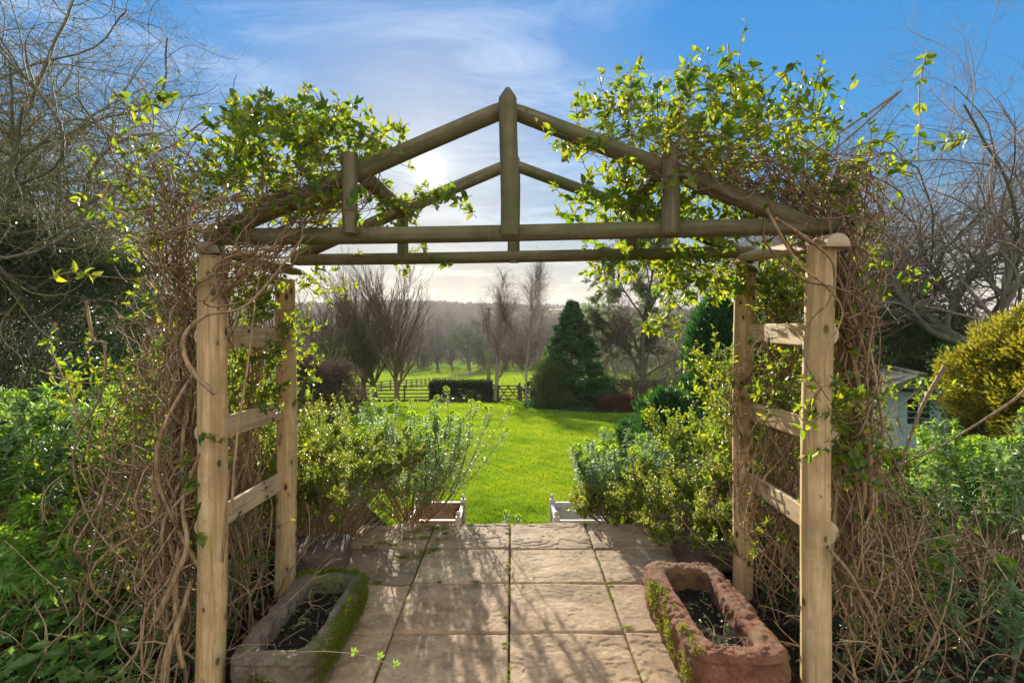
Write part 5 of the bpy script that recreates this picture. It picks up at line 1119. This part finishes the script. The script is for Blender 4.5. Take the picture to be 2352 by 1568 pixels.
# ------------------------------------------------------------------ mid and far distance
HG = 'bare hedgerow trees along the far field edge'
for i, (x, y, hh, iv, lb) in enumerate([(-33, 158, 17, 1, 'leftmost hedgerow tree seen behind the hornbeams'), (-24, 162, 14, 0, 'bare hedgerow tree left of the green gap'), (-19, 160, 7, 0, 'small bush-like tree standing in the green gap'), (-13.5, 160, 17, 1, 'ivy-clad hedgerow tree just right of the green gap'), (-9, 163, 15, 1, 'dark hedgerow tree behind the far end of the diagonal fence'),
        (-2, 165, 16, 0, 'bare hedgerow tree seen behind the telegraph pole'), (5, 163, 15, 0, 'bare hedgerow tree seen above the gate'), (12, 168, 17, 0, 'broad bare hedgerow tree behind the tall birch'), (20, 170, 15, 1, 'hedgerow tree partly hidden by the conifer'), (30, 165, 16, 0, 'hedgerow tree right of the conifer')]):
    bare('bare_tree', lb, 'tree', x, y, 900 + i, hh * .62, .42, [dict(M=18, t0=.12, t1=1., ang=.75, length=hh * .5, lr=.3, n=9, rr=.5, up=.05, wig=.12, sides=4, rmin=.08), dict(M=130, t0=.1, t1=1., ang=.7, length=hh * .24, lr=.3, n=7, rr=.5, up=.03, wig=.12, rmin=.04, trunk=False, sides=3), dict(M=620, t0=.1, t1=1., ang=.7, length=hh * .12, lr=.3, n=5, rr=.6, up=.0, wig=.15, rmin=.022, sides=3)],
         mat='bark_far', tmat='bark_far', group=HG, leafy=dict(per=5, L=.35, W=.25, mat='leaf_yew', T=T_DIAM, t0=0.) if iv and i in (3, 4) else None)
def woods(name, label, specs, seed, tmat='bark_far'):
    rg = rng_(seed); mb = MB(); ctr = None
    for (x0, x1, y0, y1, n, h, r) in specs:
        x = rg.uniform(x0, x1, n); y = rg.uniform(y0, y1, n); z = gz(x, y)
        if ctr is None: ctr = (x[0], y[0], z[0])
        P0 = walk(rg, np.stack([x, y, z - .3], -1), np.tile([0, 0, 1.], (n, 1)), h * rg.uniform(.5, .8, n), 6, .06); R0 = np.linspace(1, .4, 6)[None] * r * rg.uniform(.7, 1.3, n)[:, None]
        tubes(mb, P0, R0, 4); a = kids(rg, P0, R0, n * 12, .1, 1., .75, h * .42, .3, 6, .5, .06, .12, rmin=r * .3); tubes(mb, *a, 3); b = kids(rg, *a, n * 50, .1, 1., .7, h * .2, .3, 4, .6, .03, .14, rmin=r * .16); tubes(mb, *b, 3)
    return tag(mb.build(name, M[tmat], loc=ctr), label, 'woodland', kind='stuff')
woods('woodland', 'bare brown valley woodland beyond the far field, fading in the haze', [(-120, -22, 172, 250, 90, 15, .3), (-16, 90, 175, 250, 120, 15, .3), (-150, 150, 255, 360, 120, 15, .4)], 950)
woods('distant_woodland', 'hazy wooded hillside and skyline trees beneath the clouds', [(-400, 400, 380, 560, 220, 14, .5), (-700, 700, 600, 960, 200, 12, .8)], 951)

def treeline(name, label, segs, seed):
    rg = rng_(seed); mb = MB()
    for (x0, x1, y0, y1, n, h, r_) in segs:
        x = rg.uniform(x0, x1, n); y = y0 + (y1 - y0) * rg.random(n); hh = h * rg.uniform(.55, 1.25, n) * (1 + .35 * hn(x, y, .02, 5.)); z = gz(x, y)
        m_ = 34; i = np.repeat(np.arange(n), m_); o_ = nrm(rg.normal(size=(n * m_, 3))) * rg.random((n * m_, 1)) ** .4
        pos = np.stack([x[i] + o_[:, 0] * r_, y[i] + o_[:, 1] * r_, z[i] + hh[i] * (.5 + .5 * o_[:, 2])], -1)
        leaves(mb, pos, rg.normal(size=pos.shape) + [0, 0, 1], rg.normal(size=pos.shape) + [0, -1.5, 0], r_ * .55 * rg.uniform(.5, 1.3, len(pos)), r_ * .3, T_DIAM)
    return tag(mb.build(name, M['leaf_brown'], loc=(0, 600, 10)), label, 'woodland', kind='stuff')
treeline('skyline_trees', 'continuous dark line of trees and hedges along the far ridge and valley side', [(-1000, 1000, 1000, 1060, 900, 11, 6), (-700, 700, 690, 720, 330, 8, 5), (-500, 500, 500, 520, 260, 7, 4), (-400, 60, 780, 960, 420, 12, 7), (180, 600, 760, 960, 300, 12, 7), (-300, -70, 390, 470, 170, 9, 4.), (-10, 300, 380, 430, 110, 9, 4.), (-260, 260, 300, 330, 160, 8, 3.5)], 952)
mb = MB(); rg = rng_(960)
c = np.array([5.0, 78, gz1(5, 78)])
bush('far_hedge', 'dense brown hedge along the far edge of the field, beyond the gate', 'hedge', (14, 172, gz1(14, 172) + 2.0), (25, 2.2, 2.8), 962, 'leaf_brown', 420, 26, .55, .3, cr=1.5, shape='box', nst=60, rst=.08, lump_r=.5, stems='bark_far')
bush('far_hedge', 'brown hedge along the far edge of the field, left of the green gap', 'hedge', (-42, 168, gz1(-42, 168) + 2.6), (15, 2., 3.4), 963, 'leaf_brown', 300, 26, .55, .3, cr=1.4, shape='box', nst=40, rst=.08, lump_r=.5, stems='bark_far')
woods('scrub', 'brown bare scrub and hedge between the field and the conifer', [(4.5, 34, 60, 90, 40, 5.5, .07), (-46, -26, 46, 80, 24, 7, .08)], 961)

# ------------------------------------------------------------------ haze, sky, sun, camera
mb = MB(); 
m, nt, out = newmat('haze'); k = N(nt)
pv = k.n('ShaderNodeVolumePrincipled', ins={'Color': (1., .94, .86, 1), 'Density': HAZE if 'HAZE' in globals() else .00024, 'Anisotropy': .2}); k.l(pv.outputs[0], out.inputs['Volume'])
box(mb, (0, 1490, 22), (4790, 3000, 170)); hz_ = mb.build('haze', m); tag(hz_, kind='stuff', label='pale winter haze filling the valley', cat='haze')

sd = np.array([math.sin(SUN_AZ) * math.cos(SUN_EL), math.cos(SUN_AZ) * math.cos(SUN_EL), math.sin(SUN_EL)])
L = bpy.data.lights.new('sun', 'SUN'); L.energy = 5.0; L.angle = math.radians(.53); L.color = (1., .93, .80)
so = bpy.data.objects.new('sun', L); COL.objects.link(so); so.rotation_euler = Vector(sd).to_track_quat('Z', 'Y').to_euler(); so.location = (-30, 180, 60)

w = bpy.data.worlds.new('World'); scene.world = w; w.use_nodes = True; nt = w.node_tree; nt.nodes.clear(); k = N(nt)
gen = k.n('ShaderNodeTexCoord').outputs['Generated']
sky = k.n('ShaderNodeTexSky', sky_type='NISHITA', sun_disc=False, sun_elevation=SUN_EL, sun_rotation=SUN_AZ, altitude=100., air_density=1.0, dust_density=.3, ozone_density=3.)
lum = k.n('ShaderNodeRGBToBW', ins={0: sky.outputs[0]}).outputs[0]
cmp_ = k.n('ShaderNodeVectorMath', operation='SCALE', ins={0: sky.outputs[0], 'Scale': k.math('DIVIDE', 2.3, k.math('ADD', 1., k.math('DIVIDE', lum, 1.4)))}).outputs[0]
hs = k.n('ShaderNodeHueSaturation', ins={'Saturation': 1.55, 'Hue': .498, 'Value': 1.0, 'Color': cmp_}).outputs[0]
sep = k.n('ShaderNodeSeparateXYZ', ins={0: gen}); X_, Y_, Z_ = sep.outputs
dot = k.n('ShaderNodeVectorMath', operation='DOT_PRODUCT', ins={0: gen, 1: tuple(sd)}).outputs['Value']
dot = k.math('MINIMUM', dot, 1.0)
angl = k.math('ARCCOSINE', dot)
# plane-projected coordinates for high cloud
zz = k.math('MAXIMUM', k.math('ADD', Z_, .12), .05)
pxy = k.n('ShaderNodeCombineXYZ', ins={0: k.math('DIVIDE', X_, zz), 1: k.math('DIVIDE', Y_, zz), 2: 0.}).outputs[0]
rot = k.n('ShaderNodeMapping', ins={'Vector': pxy, 'Rotation': (0, 0, math.radians(60)), 'Scale': (.8, 2.2, 1)}).outputs[0]
c1 = k.noise(rot, 1.5, 9, .66, .7); c2 = k.noise(pxy, .55, 3, .5)
wisp = k.math('MULTIPLY', k.ramp(c1, [(.46, (0,0,0)), (.72, (1,1,1))]), k.ramp(c2, [(.35, (.1,.1,.1)), (.6, (1,1,1))]))
lf = k.n('ShaderNodeMapRange', ins={'Value': X_, 'From Min': .42, 'From Max': -.05, 'To Min': 0.02, 'To Max': .6}).outputs[0]
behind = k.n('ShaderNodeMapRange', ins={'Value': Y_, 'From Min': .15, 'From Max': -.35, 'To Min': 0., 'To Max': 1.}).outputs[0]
wf = k.math('MULTIPLY', wisp, k.math('MAXIMUM', lf, behind), clamp=True)
col = k.mix(wf, hs, (5.2, 5.8, 6.6, 1))
# bright broken cloud added to the unseen sky behind the viewer as fill light
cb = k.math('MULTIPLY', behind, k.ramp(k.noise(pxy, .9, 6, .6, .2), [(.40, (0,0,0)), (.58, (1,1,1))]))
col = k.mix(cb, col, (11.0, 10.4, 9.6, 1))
# low cloud bank near the horizon
lz = k.n('ShaderNodeCombineXYZ', ins={0: k.math('MULTIPLY', k.math('ARCTAN2', X_, Y_), 6.), 1: k.math('MULTIPLY', Z_, 26.), 2: 1.7}).outputs[0]
lc = k.noise(lz, 1.3, 7, .6, .3)
bank = k.n('ShaderNodeMapRange', interpolation_type='SMOOTHSTEP', ins={'Value': k.math('ADD', Z_, k.math('MULTIPLY', k.math('SUBTRACT', lc, .5), .10)), 'From Min': .02, 'From Max': .22, 'To Min': .92, 'To Max': 0.}).outputs[0]
bankc = k.ramp(k.math('ADD', k.math('MULTIPLY', lc, 1.), k.math('MULTIPLY', Z_, -.6)), [(.36, (2.5, 2.3, 2.2)), (.50, (3.3, 3.0, 2.7)), (.57, (5.6, 5.1, 4.5))])
col = k.mix(bank, col, bankc)
glow = k.math('ADD', k.math('MULTIPLY', k.math('EXPONENT', k.math('MULTIPLY', k.math('POWER', k.math('DIVIDE', angl, math.radians(.48)), 2), -1)), 500.),
       k.math('ADD', k.math('MULTIPLY', k.math('EXPONENT', k.math('DIVIDE', angl, math.radians(-.7))), 12.), k.math('MULTIPLY', k.math('EXPONENT', k.math('DIVIDE', angl, math.radians(-7.))), 1.4)))
gl = k.n('ShaderNodeVectorMath', operation='SCALE', ins={0: (1., .96, .88), 'Scale': glow}).outputs[0]
col = k.n('ShaderNodeVectorMath', operation='ADD', ins={0: col, 1: gl}).outputs[0]
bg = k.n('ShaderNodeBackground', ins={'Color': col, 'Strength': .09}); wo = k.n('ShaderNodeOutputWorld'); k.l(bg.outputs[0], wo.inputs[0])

cam = bpy.data.cameras.new('camera'); co = bpy.data.objects.new('camera', cam); COL.objects.link(co); scene.camera = co
co.location = (0, 0, H); co.rotation_euler = (math.pi / 2, 0, 0)
cam.sensor_width = 36; cam.lens = 36 * F / 2352; cam.shift_y = -(784 - HV) / 2352; cam.clip_end = 6000; cam.clip_start = .05
vs = scene.view_settings; vs.view_transform = 'Standard'; vs.look = 'None'; vs.gamma = 1; vs.use_curve_mapping = False; vs.exposure = EXPO if 'EXPO' in globals() else 1.15
cy = scene.cycles; cy.max_bounces = 8; cy.diffuse_bounces = 3; cy.glossy_bounces = 2; cy.transmission_bounces = 4; cy.volume_bounces = 0; cy.transparent_max_bounces = 8; cy.sample_clamp_indirect = 6
